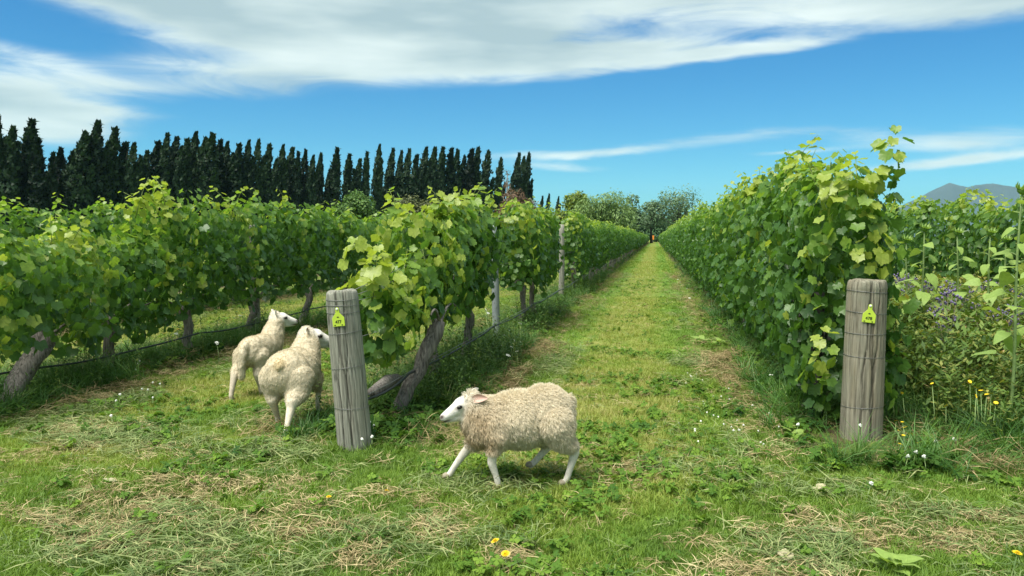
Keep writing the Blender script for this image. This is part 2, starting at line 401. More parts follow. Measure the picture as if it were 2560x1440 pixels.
# ------------------------------------------------------------------ ground, mown lane, hills, haze
def axis(lo, hi, near_lo, near_hi, step, grow=1.22):
    a = list(np.arange(near_lo, near_hi + 1e-6, step)); s = step
    while a[-1] < hi: s *= grow; a.append(min(a[-1] + s, hi))
    s = step; b = []
    c = near_lo
    while c > lo: s *= grow; c = max(c - s, lo); b.append(c)
    return np.array(b[::-1] + a)
def sheet(xs, ys, dz=0.0):
    gx, gy = np.meshgrid(xs, ys); z = ground_z(gx, gy) + dz
    v = np.stack([gx, gy, z], -1).reshape(-1, 3)
    nx, ny = len(xs), len(ys)
    i = (np.arange(ny - 1)[:, None] * nx + np.arange(nx - 1)[None]).ravel()
    return v, np.stack([i, i + 1, i + nx + 1, i + nx], -1)
v, f = sheet(axis(-9000, 9000, -8.0, 6.0, 0.08), axis(-300, 9300, 1.5, 14.0, 0.08))
g = obj('ground', np_mesh('ground', v, f, ground_mat()))
tag(g, 'grassy vineyard ground with bare soil under the vine rows', 'ground', kind='structure')
v, f = sheet(np.arange(-1.3, 0.75, 0.08), axis(4.9, 212, 5.0, 16.0, 0.1), 0.006)
w = np.clip((v[:, 1] - 4.9) / 1.2, 0, 1); v[:, 2] -= (1 - w) * 0.010
e = np.minimum(v[:, 0] + 1.3, 0.71 - v[:, 0]); v[:, 2] -= np.clip(1 - e / 0.15, 0, 1) * 0.010
g = obj('path', np_mesh('path', v, f, path_mat()))
tag(g, 'mown grass lane running straight between the two vine rows', 'path', kind='structure')

def hills():
    n, k = 260, 14
    D = 7600.0
    a = np.linspace(math.radians(2), math.radians(40), n)
    d = np.degrees(a)
    crest = [(2150, 560), (2230, 525), (2290, 497), (2330, 476), (2352, 466), (2376, 456), (2398, 463), (2422, 468), (2440, 462), (2482, 458), (2512, 464), (2560, 468), (2700, 462), (2850, 474), (3050, 466)]
    ca, ce = zip(*[azel(x, y) for x, y in crest])
    prof = D * np.tan(np.radians(np.interp(d, ca, ce))) + 14 * (fbm(d * 3, d * 0 + 4, 1.0) - 0.5)
    prof = np.where(d < ca[0], 60, np.maximum(prof, 30))
    V = []
    for j in range(k):
        t = j / (k - 1)
        s = math.sin(math.pi * min(t * 1.0, 1.0)) ** 1.2
        rr = D - 700 + 1400 * t
        zz = prof * s * (0.85 + 0.3 * fbm(d * 2.5, d * 0 + t * 9, 1.0)) - 3
        if abs(t - 0.5) < 0.05: zz = prof - 3
        V.append(np.stack([np.sin(a) * rr, np.cos(a) * rr, zz], -1))
    V = np.concatenate(V)
    i = (np.arange(k - 1)[:, None] * n + np.arange(n - 1)[None]).ravel()
    return V, np.stack([i, i + 1, i + n + 1, i + n], -1)
v, f = hills()
hill = obj('hills', np_mesh('hills', v, f, plain_mat('hill grass', (0.030, 0.040, 0.042), 0.95, 0.3, 0.004)))
tag(hill, 'hazy blue grey mountain ridge on the horizon', 'hills', kind='structure')

def haze():
    m, t, out = new_mat('thin haze')
    p = node(t, 'ShaderNodeVolumePrincipled', {'Color': (0.40, 0.72, 1.0, 1), 'Density': 4.5e-5, 'Anisotropy': 0.0})
    t.links.new(p.outputs[0], out.inputs['Volume'])
    x, y0, y1, z0, z1 = 9200, -400, 9500, -6, 600
    V = np.array([(a, b, c) for c in (z0, z1) for b in (y0, y1) for a in (-x, x)], float)
    F = np.array([[0, 2, 3, 1], [4, 5, 7, 6], [0, 1, 5, 4], [2, 6, 7, 3], [0, 4, 6, 2], [1, 3, 7, 5]])
    o = obj('haze', np_mesh('haze', V, F, m, False))
    tag(o, 'thin pale blue haze over the distant land', 'haze', kind='stuff')
haze()

# ------------------------------------------------------------------ scattered ground cover (points with instances)
def scatter(name, pts, rot, scl, idx, tint, variants, label, cat):
    """One object whose points carry copies of small tuft meshes."""
    me = bpy.data.meshes.new(name)
    me.vertices.add(len(pts)); me.vertices.foreach_set('co', np.asarray(pts, np.float32).ravel())
    me.attributes.new('rot', 'FLOAT_VECTOR', 'POINT').data.foreach_set('vector', np.asarray(rot, np.float32).ravel())
    me.attributes.new('scl', 'FLOAT', 'POINT').data.foreach_set('value', np.asarray(scl, np.float32))
    me.attributes.new('idx', 'INT', 'POINT').data.foreach_set('value', np.asarray(idx, np.int32))
    me.attributes.new('tint', 'FLOAT', 'POINT').data.foreach_set('value', np.asarray(tint, np.float32))
    o = obj(name, me)
    c = bpy.data.collections.new(name + '_tufts')
    for i, vm in enumerate(variants): c.objects.link(bpy.data.objects.new('%s_tuft_%02d' % (name, i), vm))
    ng = bpy.data.node_groups.new(name, 'GeometryNodeTree')
    ng.interface.new_socket('Geometry', in_out='INPUT', socket_type='NodeSocketGeometry')
    ng.interface.new_socket('Geometry', in_out='OUTPUT', socket_type='NodeSocketGeometry')
    gi, go = ng.nodes.new('NodeGroupInput'), ng.nodes.new('NodeGroupOutput')
    ci = ng.nodes.new('GeometryNodeCollectionInfo'); ci.inputs['Collection'].default_value = c
    ci.inputs['Separate Children'].default_value = True; ci.inputs['Reset Children'].default_value = True
    ip = ng.nodes.new('GeometryNodeInstanceOnPoints'); ip.inputs['Pick Instance'].default_value = True
    def na(n_, ty):
        a = ng.nodes.new('GeometryNodeInputNamedAttribute'); a.data_type = ty; a.inputs['Name'].default_value = n_
        return a.outputs['Attribute']
    m2p = ng.nodes.new('GeometryNodeMeshToPoints')
    ng.links.new(gi.outputs[0], m2p.inputs[0]); ng.links.new(m2p.outputs[0], ip.inputs['Points'])
    ng.links.new(ci.outputs[0], ip.inputs['Instance'])
    ng.links.new(na('idx', 'INT'), ip.inputs['Instance Index'])
    e2r = ng.nodes.new('FunctionNodeEulerToRotation'); ng.links.new(na('rot', 'FLOAT_VECTOR'), e2r.inputs[0])
    ng.links.new(e2r.outputs[0], ip.inputs['Rotation'])
    ng.links.new(na('scl', 'FLOAT'), ip.inputs['Scale'])
    ng.links.new(ip.outputs[0], go.inputs[0])
    o.modifiers.new('tufts', 'NODES').node_group = ng
    return tag(o, label, cat, kind='stuff')
def blades(rg, n, rad, h0, h1, width, lean, mat, seg=2, curl=0.6, tint=0.25):
    """A tuft of grass blades as one small mesh."""
    V, F, T = [], [], []
    for i in range(n):
        a, r = rg.random() * 6.283, rad * math.sqrt(rg.random())
        p = np.array([math.cos(a) * r, math.sin(a) * r, -0.006])
        h = h0 + (h1 - h0) * rg.random(); d = rg.random() * 6.283
        ln = lean * (0.4 + rg.random()); dirv = np.array([math.cos(d), math.sin(d), 0]); side = np.array([-math.sin(d), math.cos(d), 0])
        wd = width * (0.6 + 0.8 * rg.random()); k = len(V)
        tw = rg.random() * 2 - 1; side = unit(side + dirv * tw)
        for s in range(seg + 1):
            t = s / seg
            q = p + dirv * h * ln * t ** (1 + curl) + np.array([0, 0, h * (t - 0.35 * ln * t * t)])
            if s == seg: V.append(q); T.append(0)
            else:
                ww = wd * (1 - 0.55 * t) * 0.5
                V += [q - side * ww, q + side * ww]; T += [0, 0]
        tv = (rg.random() - 0.5) * tint
        T[k:] = [tv] * (len(V) - k)
        for s in range(seg):
            b = k + 2 * s
            if s == seg - 1: F.append((b, b + 1, b + 2))
            else: F += [(b, b + 1, b + 3), (b, b + 3, b + 2)]
    return np_mesh('tuft', V, np.array(F), mat, True, {'tint': T})
def straws(rg, n, rad, l0, l1, width, mat, lift=0.03, tint=0.8):
    """Loose clippings lying more or less flat."""
    V, F, T = [], [], []
    base = rg.random() * 3.14
    for i in range(n):
        a, r = rg.random() * 6.283, rad * math.sqrt(rg.random())
        d = base + rg.normal() * 0.8; L = l0 + (l1 - l0) * rg.random()
        c = np.array([math.cos(a) * r, math.sin(a) * r, 0.004 + lift * rg.random()])
        dv = np.array([math.cos(d), math.sin(d), rg.normal() * 0.22]); side = np.array([-math.sin(d), math.cos(d), rg.normal() * 0.5]) * width * 0.5
        bend = np.array([-math.sin(d), math.cos(d), 0]) * rg.normal() * L * 0.12 + np.array([0, 0, 0.01])
        k = len(V)
        V += [c - dv * L / 2, c + bend - side, c + bend + side, c + dv * L / 2]; F += [(k, k + 1, k + 2), (k + 1, k + 3, k + 2)]
        T += [(rg.random() - 0.5) * tint] * 4
    return np_mesh('straw', V, np.array(F), mat, True, {'tint': T})
def broad(rg, n, rad, h, size, mat, lobes=3):
    """Clover or weed leaves on short stalks."""
    V, F, T = [], [], []
    for i in range(n):
        a, r = rg.random() * 6.283, rad * math.sqrt(rg.random())
        c = np.array([math.cos(a) * r, math.sin(a) * r, h * (0.5 + 0.7 * rg.random())])
        a0 = rg.random() * 6.283; tv = (rg.random() - 0.5) * 0.5; tilt = rg.normal(size=2) * 0.35
        for l in range(lobes):
            b = a0 + l * 6.283 / lobes; s = size * (0.7 + 0.6 * rg.random()); k = len(V)
            dv = np.array([math.cos(b), math.sin(b), 0]); sd = np.array([-math.sin(b), math.cos(b), 0])
            P = [c, c + dv * s * 0.55 - sd * s * 0.38, c + dv * s, c + dv * s * 0.55 + sd * s * 0.38]
            for q in P: q = q + np.array([0, 0, (q - c)[:2] @ tilt - 0.15 * np.linalg.norm(q - c)]); V.append(q); T.append(tv)
            F += [(k, k + 1, k + 2), (k, k + 2, k + 3)]
    return np_mesh('weed', V, np.array(F), mat, True, {'tint': T})

CAM_FW = np.array([-math.sin(YAW) * math.cos(PITCH), math.cos(YAW) * math.cos(PITCH), -math.sin(PITCH)])
CAM_RT = np.array([math.cos(YAW), math.sin(YAW), 0]); CAM_UP = np.cross(CAM_RT, CAM_FW)
def seen(P, margin=620):
    """True where a point can fall near the picture, with room for a step to the side."""
    q = np.asarray(P) - np.array([0, 0, CAM_H]); d = q @ CAM_FW
    x = 1280 + FPX * (q @ CAM_RT) / np.maximum(d, 0.1); y = 720 - FPX * (q @ CAM_UP) / np.maximum(d, 0.1)
    return (d > 0.3) & (x > -margin) & (x < 2560 + margin) & (y < 1440 + margin)
def ground_points(rg, zones):
    """Random ground points; zones are (y0, y1, per square metre, half width scale)."""
    out = []
    for y0, y1, dens, x0, x1 in zones:
        n = int((y1 - y0) * (x1 - x0) * dens)
        p = np.stack([rg.uniform(x0, x1, n), rg.uniform(y0, y1, n), np.zeros(n)], -1)
        out.append(p[seen(p)])
    return np.concatenate(out)
def hay_field(x, y):
    """Where dry clippings lie: windrows across the headland and thin trails along the lanes."""
    d = row_dist(x)
    head = fbm(x * 0.8, y * 1.5, 0.9, 5) + 0.55 * (fbm(x, y, 3.1, 8) - 0.5)
    h = np.clip((head - 0.56) / 0.12, 0, 1)
    for cx, cy, rx, ry, s in [(-1.75, 3.35, 0.45, 0.13, 1.0), (-0.98, 3.45, 0.16, 0.24, 1.0), (1.15, 3.75, 0.75, 0.17, 1.0), (0.5, 3.28, 0.4, 0.16, 0.9), (-1.4, 3.86, 0.3, 0.10, 0.9),
                              (-0.25, 4.55, 0.35, 0.3, 0.7), (1.9, 4.05, 0.7, 0.12, 0.9), (-3.9, 5.0, 0.4, 0.25, 1.0), (-2.6, 3.9, 0.6, 0.2, 0.6), (0.72, 5.0, 0.16, 0.2, 0.9), (0.15, 3.55, 0.2, 0.08, 0.7)]:
        h = np.maximum(h, s * np.exp(-(((x - cx) / rx) ** 2 + ((y - cy) / ry) ** 2) ** 1.5) * (0.6 + 0.8 * fbm(x, y, 6.0, 1)))
    lane = np.clip((y - 4.6) / 1.0, 0, 1)
    return np.clip(h * (1 - lane * 0.55) * (1 - 0.0 * d), 0, 1)
def dry_field(x, y):
    """Yellowed turf: the trodden middle of each lane."""
    k = x - ROW_R + (fbm(x, y, 0.7, 11) - 0.5) * 0.6
    t = np.mod(k / ROW_GAP + 1.0, 1.0)      # 0 at a row, 1 at the next
    c = np.exp(-((t - 0.46) / 0.15) ** 2) * np.clip((y - 3.6) / 1.0, 0, 1)
    return np.clip(c * 1.25 + 0.5 * np.clip((fbm(x, y, 1.1, 21) - 0.48) / 0.2, 0, 1), 0, 1)
rg = np.random.default_rng(21)
def finish(p, rg, tilt=0.12):
    p[:, 2] = ground_z(p[:, 0], p[:, 1]) + 0.004
    return np.stack([rg.normal(size=len(p)) * tilt, rg.normal(size=len(p)) * tilt, rg.random(len(p)) * 6.283], -1)
# mown turf
p = ground_points(rg, [(2.1, 5.2, 3200, -5.5, 5.5), (5.2, 9.0, 1350, -9, 8.5), (9.0, 18.0, 330, -9, 7), (18, 45, 36, -9, 7), (45, 110, 8, -3, 2.2)])
d = row_dist(p[:, 0]); hay = hay_field(p[:, 0], p[:, 1])
keep = (rg.random(len(p)) > hay * 0.6) & ~((d < 0.42 + 0.2 * (fbm(p[:, 0], p[:, 1], 2.0, 3) - 0.5)) & (p[:, 1] > 4.9) & (rg.random(len(p)) < 0.8)) & ~((p[:, 0] > 2.2) & (p[:, 0] < 4.3) & (p[:, 1] > 6.2))
p = p[keep]; rot = finish(p, rg)
tint = 0.27 + 0.50 * dry_field(p[:, 0], p[:, 1]) + (fbm(p[:, 0], p[:, 1], 2.2, 17) - 0.5) * 0.5 + rg.normal(size=len(p)) * 0.07
scl = 0.70 * (0.75 + 0.5 * rg.random(len(p))) * (0.72 + 0.7 * fbm(p[:, 0], p[:, 1], 1.6, 33)) * np.interp(p[:, 1], [3, 8, 18, 45, 110], [1.0, 1.15, 1.5, 2.4, 4.5])
var = [blades(rg, 15, 0.035, 0.022, 0.062, 0.0050, 0.75, M['grass'], 2) for _ in range(8)] + [blades(rg, 9, 0.03, 0.04, 0.095, 0.005, 0.6, M['grass'], 3) for _ in range(2)]
scatter('mown_grass', p, rot, scl, np.where(rg.random(len(p)) < 0.88, rg.integers(0, 8, len(p)), rg.integers(8, 10, len(p))), tint, var, 'short mown green and yellowing grass covering the lanes and headland', 'grass')
# dry clippings
p = ground_points(rg, [(2.1, 5.2, 700, -5.5, 5.5), (5.2, 9.0, 260, -8, 6), (9, 25, 40, -9, 6)])
h = hay_field(p[:, 0], p[:, 1]); d = row_dist(p[:, 0])
edge = np.exp(-((d - 0.62) / 0.16) ** 2) * (p[:, 1] > 5.0) * (fbm(p[:, 0], p[:, 1], 1.3, 41) > 0.47)
p = p[rg.random(len(p)) < np.maximum(np.maximum(h * 0.58, 0.03), edge * 0.7)]; rot = finish(p, rg, 0.15)
scatter('dry_clippings', p, rot, 0.7 + 0.6 * rg.random(len(p)), rg.integers(0, 6, len(p)), 0.42 + 0.5 * (fbm(p[:, 0], p[:, 1], 2.5, 6) - 0.5) + rg.normal(size=len(p)) * 0.15,
        [straws(rg, 13, 0.055, 0.04, 0.13, 0.0032, M['hay']) for _ in range(6)], 'straw coloured dry grass clippings lying over the turf', 'clippings')
# wilted green clippings in swaths beside the rows
p = ground_points(rg, [(2.1, 5.2, 520, -5.5, 5.5), (5.2, 9.0, 330, -8, 6), (9, 30, 60, -9, 6)])
d = row_dist(p[:, 0])
sw = np.exp(-((d - 0.95) / 0.2) ** 2) * (p[:, 1] > 4.6) * np.clip((fbm(p[:, 0], p[:, 1], 0.9, 51) - 0.38) / 0.15, 0, 1)
hd = np.clip((fbm(p[:, 0] * 0.7, p[:, 1] * 1.5, 1.2, 61) - 0.57) / 0.1, 0, 1) * (p[:, 1] < 5.2)
sp_ = sum(np.exp(-(((p[:, 0] - cx) / rx) ** 2 + ((p[:, 1] - cy) / ry) ** 2)) for cx, cy, rx, ry in [(-0.95, 4.12, 0.34, 0.14), (-3.6, 4.7, 0.5, 0.25), (0.65, 3.5, 0.3, 0.2), (-2.2, 2.95, 0.4, 0.15), (-2.45, 4.5, 0.3, 0.25)])
p = p[rg.random(len(p)) < np.clip(np.maximum(np.maximum(sw * 0.8, hd * 0.5), sp_), 0.02, 0.85)]; rot = finish(p, rg, 0.15)
scatter('wilted_clippings', p, rot, 0.8 + 0.7 * rg.random(len(p)), rg.integers(0, 6, len(p)), 0.42 + rg.normal(size=len(p)) * 0.16,
        [straws(rg, 12, 0.06, 0.06, 0.17, 0.0042, M['swath'], 0.035) for _ in range(6)], 'wilted grey green cut grass lying in swaths beside the rows', 'clippings')
# clover and small weeds
p = ground_points(rg, [(2.1, 5.2, 420, -5.5, 5.5), (5.2, 9.5, 240, -8, 6), (9.5, 25, 70, -9, 6)])
d = row_dist(p[:, 0])
cv = np.clip((fbm(p[:, 0], p[:, 1], 1.1, 71) - 0.54) / 0.1, 0, 1) * 0.55
un = np.exp(-(d / 0.5) ** 4) * (p[:, 1] > 4.6) * np.where(np.abs(p[:, 0] - ROW_L) < 0.7, 0.8, 0.4)
ft = ((np.abs(p[:, 0] - 1.36) < 0.3) & (p[:, 1] > 4.9) & (p[:, 1] < 5.6)) | ((np.abs(p[:, 0] + 1.95) < 0.3) & (p[:, 1] > 4.3) & (p[:, 1] < 4.8))
p = p[(rg.random(len(p)) < np.maximum(np.maximum(cv, un), 0.05)) & ~ft]; rot = finish(p, rg, 0.15)
un = np.exp(-(row_dist(p[:, 0]) / 0.5) ** 4) * (p[:, 1] > 4.7)
scatter('clover', p, rot, (0.8 + 0.6 * rg.random(len(p))) * (1 + 0.5 * un), rg.integers(0, 6, len(p)), 0.55 - 0.25 * un + rg.normal(size=len(p)) * 0.15,
        [broad(rg, 11, 0.045, 0.03, 0.013, M['weed']) for _ in range(4)] + [broad(rg, 8, 0.05, 0.045, 0.021, M['weed'], 4) for _ in range(2)], 'low clover and broad leaved weeds growing through the grass', 'weeds')
# long grass along the rows, round the posts and in the strip beyond the right post
p = ground_points(rg, [(3.6, 5.2, 120, -6, 5.5), (5.2, 10.0, 170, -9, 7), (10.0, 30.0, 34, -11, 7), (30, 70, 7, -7, 6)])
x, y = p[:, 0], p[:, 1]; d = row_dist(x)
row = np.exp(-((d - 0.12) / 0.36) ** 4) * np.clip((y - 4.6) / 0.4, 0, 1) * np.clip((fbm(x, y, 1.0, 81) - 0.30) / 0.2, 0, 1)
row = np.where(np.abs(x - ROW_L) < 0.8, np.maximum(row, 0.9 * np.exp(-((d - 0.05) / 0.4) ** 4) * (y > 4.9)), row)
row = np.where(np.abs(x - ROW_R) < 0.8, row * np.where(y > 7.0, 0.45, 0.8), row)
post = np.exp(-(((x - 1.50) / 0.30) ** 2 + ((y - 4.9) / 0.13) ** 2)) + 0.25 * np.exp(-(((x + 1.75) / 0.3) ** 2 + ((y - 4.55) / 0.10) ** 2))
strip = np.clip((x - 1.75) / 0.3, 0, 1) * np.clip((y - 4.7 - 0.25 * (x - 1.7)) / 0.5, 0, 1) * np.clip((4.5 - x) / 0.3, 0, 1)
w = np.clip(np.maximum(np.maximum(row, post), strip * 0.85), 0, 1)
clear_ = ((np.abs(x - 1.30) < 0.42) & (y > 5.0) & (y < 5.8)) | ((np.abs(x + 1.95) < 0.28) & (y > 4.4) & (y < 4.95)) | ((x > -2.05) & (x < -1.45) & (y > 5.05) & (y < 5.75)); w = np.where(clear_, w * 0.06, w)
p = p[rg.random(len(p)) < w]; rot = finish(p, rg, 0.2)
sc_ = np.where(np.abs(p[:, 0] - ROW_L) < 0.8, 0.72, 0.9) * (0.65 + 0.6 * rg.random(len(p))) * (0.6 + 0.8 * fbm(p[:, 0], p[:, 1], 1.4, 91))
scatter('long_grass', p, rot, sc_, rg.integers(0, 6, len(p)), 0.38 + rg.normal(size=len(p)) * 0.17 + 0.4 * (fbm(p[:, 0], p[:, 1], 1.2, 95) - 0.5),
        [blades(rg, 26, 0.05, 0.16, 0.36, 0.006, 0.95, M['long_grass'], 4, 0.9, 0.3) for _ in range(6)], 'long arching grass tufts growing under the vine rows and around posts', 'grass')
# brown dead stems and fallen litter under the rows
p = ground_points(rg, [(4.8, 10.0, 190, -9, 6), (10.0, 30.0, 42, -9, 6)])
d = row_dist(p[:, 0])
p = p[rg.random(len(p)) < np.exp(-((d - 0.62) / 0.24) ** 2) * 0.7 * np.clip((fbm(p[:, 0] * 1.4, p[:, 1], 1.5, 99) - 0.44) / 0.1, 0, 1)]; rot = finish(p, rg, 0.3)
scatter('dead_stems', p, rot, 0.8 + 0.6 * rg.random(len(p)), rg.integers(0, 4, len(p)), 0.12 + rg.normal(size=len(p)) * 0.14,
        [straws(rg, 16, 0.1, 0.08, 0.24, 0.004, M['hay'], 0.07) for _ in range(4)], 'brown dead stems and straw heaped on the soil under the vines', 'litter')

# ------------------------------------------------------------------ grapevines
def leaf_shape(detail=True, seed=0):
    """A five-lobed vine leaf, about 1 across, hanging from the stalk at its origin, tip along +y, upper face +z."""
    rg = np.random.default_rng(seed)
    half = ([(0, 1.0), (11, .84), (20, .80), (29, .80), (40, .87), (52, .93), (60, .96), (71, .80), (84, .79), (95, .76), (108, .80), (124, .84), (138, .72), (154, .66), (168, .42)]
            if detail else [(0, .98), (28, .82), (58, .95), (94, .79), (124, .86), (160, .60)])
    a = [x[0] for x in half] + [-x[0] for x in half[:0:-1]]
    r = [x[1] for x in half] + [x[1] for x in half[:0:-1]]
    a, r = np.radians(a), np.array(r) * (1 + rg.normal(size=len(r)) * 0.05)
    x, y = np.sin(a) * r * 0.5, np.cos(a) * r * 0.5
    z = 0.20 * np.abs(x) - 0.42 * (y * np.abs(y)) - 0.22 * x * x + rg.normal(size=len(x)) * 0.018
    V = np.concatenate([[[0, 0.0, -0.03]], np.stack([x, y, z], -1)]); V[:, 1] += 0.18
    n = len(x)
    return V, np.array([[0, 1 + (i + 1) % n, 1 + i] for i in range(n)])
LEAF_HI = [leaf_shape(True, k) for k in range(5)]
LEAF_LO = [leaf_shape(False, k) for k in range(4)]
LEAF_MESH = [np_mesh('leaf', v, f, M['vine_leaf']) for v, f in LEAF_HI]
CAMP = np.array([0, 0, CAM_H])

def canopy(rg, n, s0, s1, zb, zt, w, young=0.0, size=(0.074, 0.140), wild=0.05):
    """Leaf positions in a hedge-like canopy: x across the row, y along it. Returns pos, normal, tip direction, size, tint."""
    n = int(n * 2.0); s = rg.uniform(s0, s1, n)
    top = zt + (vnoise(s * 2.6, 0 * s, 1.0, rg.random() * 50) - 0.5) * 0.30
    bot = zb + (vnoise(s * 3.1, 0 * s, 1.0, rg.random() * 50) - 0.5) * 0.34
    t = rg.random(n) ** 0.9
    z = bot + (top - bot) * t
    half = w * np.interp(t, [0, 0.15, 0.5, 0.85, 1.0], [0.55, 0.95, 1.0, 0.8, 0.35])
    half = half * (0.82 + 0.42 * vnoise(s * 3.3, z * 3.3, 1.0, 5 + rg.random() * 50))
    side = np.where(rg.random(n) < 0.5, -1.0, 1.0)
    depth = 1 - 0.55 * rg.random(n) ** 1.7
    x = side * half * depth + rg.normal(size=n) * wild
    pos = np.stack([x, s + rg.normal(size=n) * wild, z + rg.normal(size=n) * wild * 0.5], -1)
    up = 0.25 + 0.9 * np.clip((t - 0.72) / 0.28, 0, 1)
    N = unit(np.stack([side, rg.normal(size=n) * 0.6, up + rg.normal(size=n) * 0.45], -1) + rg.normal(size=(n, 3)) * 0.32)
    T = np.stack([side * 0.25 + rg.normal(size=n) * 0.35, rg.normal(size=n) * 0.55, -np.ones(n)], -1)
    sz = rg.uniform(*size, n) * np.interp(t, [0, 0.8, 1.0], [1.0, 0.98, 0.72])
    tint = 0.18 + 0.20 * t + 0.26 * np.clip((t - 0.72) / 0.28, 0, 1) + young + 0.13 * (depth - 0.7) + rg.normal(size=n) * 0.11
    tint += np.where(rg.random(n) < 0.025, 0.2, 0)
    return [pos, N, T, sz, np.clip(tint, 0.01, 1.0)]
def endcap(rg, n, s0, zb, zt, w, young):
    """Leaves closing the camera-side end of a canopy."""
    t = rg.random(n); x = rg.uniform(-1, 1, n) * w * np.interp(t, [0, 0.15, 0.5, 0.85, 1.0], [0.6, 0.95, 1.0, 0.85, 0.5])
    pos = np.stack([x, s0 - 0.05 + 0.22 * rg.random(n) + 0.25 * (x / w) ** 2, zb + (zt - zb) * t], -1)
    N = np.stack([x / w * 0.8, -np.ones(n), 0.3 + 0.5 * (t > 0.85) + rg.normal(size=n) * 0.3], -1) + rg.normal(size=(n, 3)) * 0.25
    T = np.stack([rg.normal(size=n) * 0.5, -0.25 + 0 * t, -np.ones(n)], -1)
    return [pos, unit(N), T, rg.uniform(0.08, 0.14, n), np.clip(0.12 + 0.2 * t + 0.3 * np.clip((t - 0.72) / 0.28, 0, 1) + young + rg.normal(size=n) * 0.11, 0.01, 1)]
def add_shoots(rg, L, k, s0, s1, zt, w, ln=(0.15, 0.45), out=0.25):
    """Young shoots above the hedge: stalk paths, and their leaves are appended to the leaf list L."""
    paths = []
    for _ in range(k):
        s = rg.uniform(s0, s1); h = rg.uniform(*ln)
        b = np.array([rg.normal() * w * 0.4, s, zt - 0.25]); d = np.array([rg.normal() * out, rg.normal() * out, 1.0])
        t = np.linspace(0, 1, 6)[:, None]
        P = b + d * t * (h + 0.25) + np.array([rg.normal() * 0.12, rg.normal() * 0.12, -0.05]) * t * t
        paths.append(P)
        m = int(6 + h * 22); tt = np.linspace(0.3, 1.0, m)
        q = np.stack([np.interp(tt, t[:, 0], P[:, i]) for i in range(3)], -1)
        a = np.arange(m) * 2.6 + rg.random() * 6
        o = np.stack([np.cos(a), np.sin(a), 0.2 + 0 * a], -1)
        sz = np.interp(tt, [0, 0.6, 1.0], [0.14, 0.125, 0.065]) * rg.uniform(0.8, 1.25, m)
        for i, arr in enumerate([q + o * 0.035, unit(np.stack([o[:, 0] * 0.5, o[:, 1] * 0.5, np.ones(m)], -1) + rg.normal(size=(m, 3)) * 0.35), o + np.array([0, 0, -0.25]), sz,
                                 np.clip(0.70 + 0.22 * tt + rg.normal(size=m) * 0.08, 0, 1)]):
            L[i] = np.concatenate([L[i], arr])
    return paths
def leaves_mesh(L, sel, shapes, name='foliage'):
    pos, N, T, sz, tint = (a[sel] for a in L)
    rot = frames(N, T); parts, tv = [], []
    which = np.arange(len(pos)) % len(shapes)
    for k, (bv, bf) in enumerate(shapes):
        m = which == k
        if not m.any(): continue
        v, f = stamp(bv, bf, pos[m], rot[m], sz[m]); parts.append((v, f)); tv.append(np.repeat(tint[m], len(bv)))
    v, f = merge(parts)
    return np_mesh(name, v, f, M['vine_leaf'], True, {'tint': np.concatenate(tv)})
def trunk_path(rg, h, lean=(0.0, 0.0), n=9):
    t = np.linspace(0, 1, n)
    wob = np.cumsum(rg.normal(size=(n, 2)) * 0.018, 0); wob -= wob[0]
    return np.stack([lean[0] * t + wob[:, 0], lean[1] * t + wob[:, 1], -0.08 + (h + 0.08) * t], -1)
def trunk_parts(rg, root, h, r, lean, span):
    Yb = root.location[1]
    P = trunk_path(rg, h, lean)
    rr = r * np.interp(np.linspace(0, 1, 9), [0, 0.15, 0.6, 0.9, 1], [1.45, 1.05, 0.85, 1.05, 0.7])
    tube_obj('trunk', P, rr, M['bark'], root, 12, 0.14, rg)
    for sgn in (-1, 1):
        t = np.linspace(0, 1, 6)[:, None]
        C = P[-1] - np.array([0, 0, 0.03]) + np.array([rg.normal() * 0.03, sgn * (span * 0.85 if sgn > 0 or Yb > 6.4 else 0.3), 0.10]) * t + np.array([0, 0, 0.08]) * np.sin(t * 3.1)
        tube_obj('cane', C, 0.013 * np.linspace(1, 0.6, 6), M['bark'], root, 6, 0.1, rg)
VINE_GROUP = {'R': 'vines of the row right of the mown lane', 'L': 'vines of the row left of the mown lane', 'LL': 'vines of the row along the left edge', 'RR': 'vines of the row behind the flowers', 'LLL': 'vines behind the left row'}
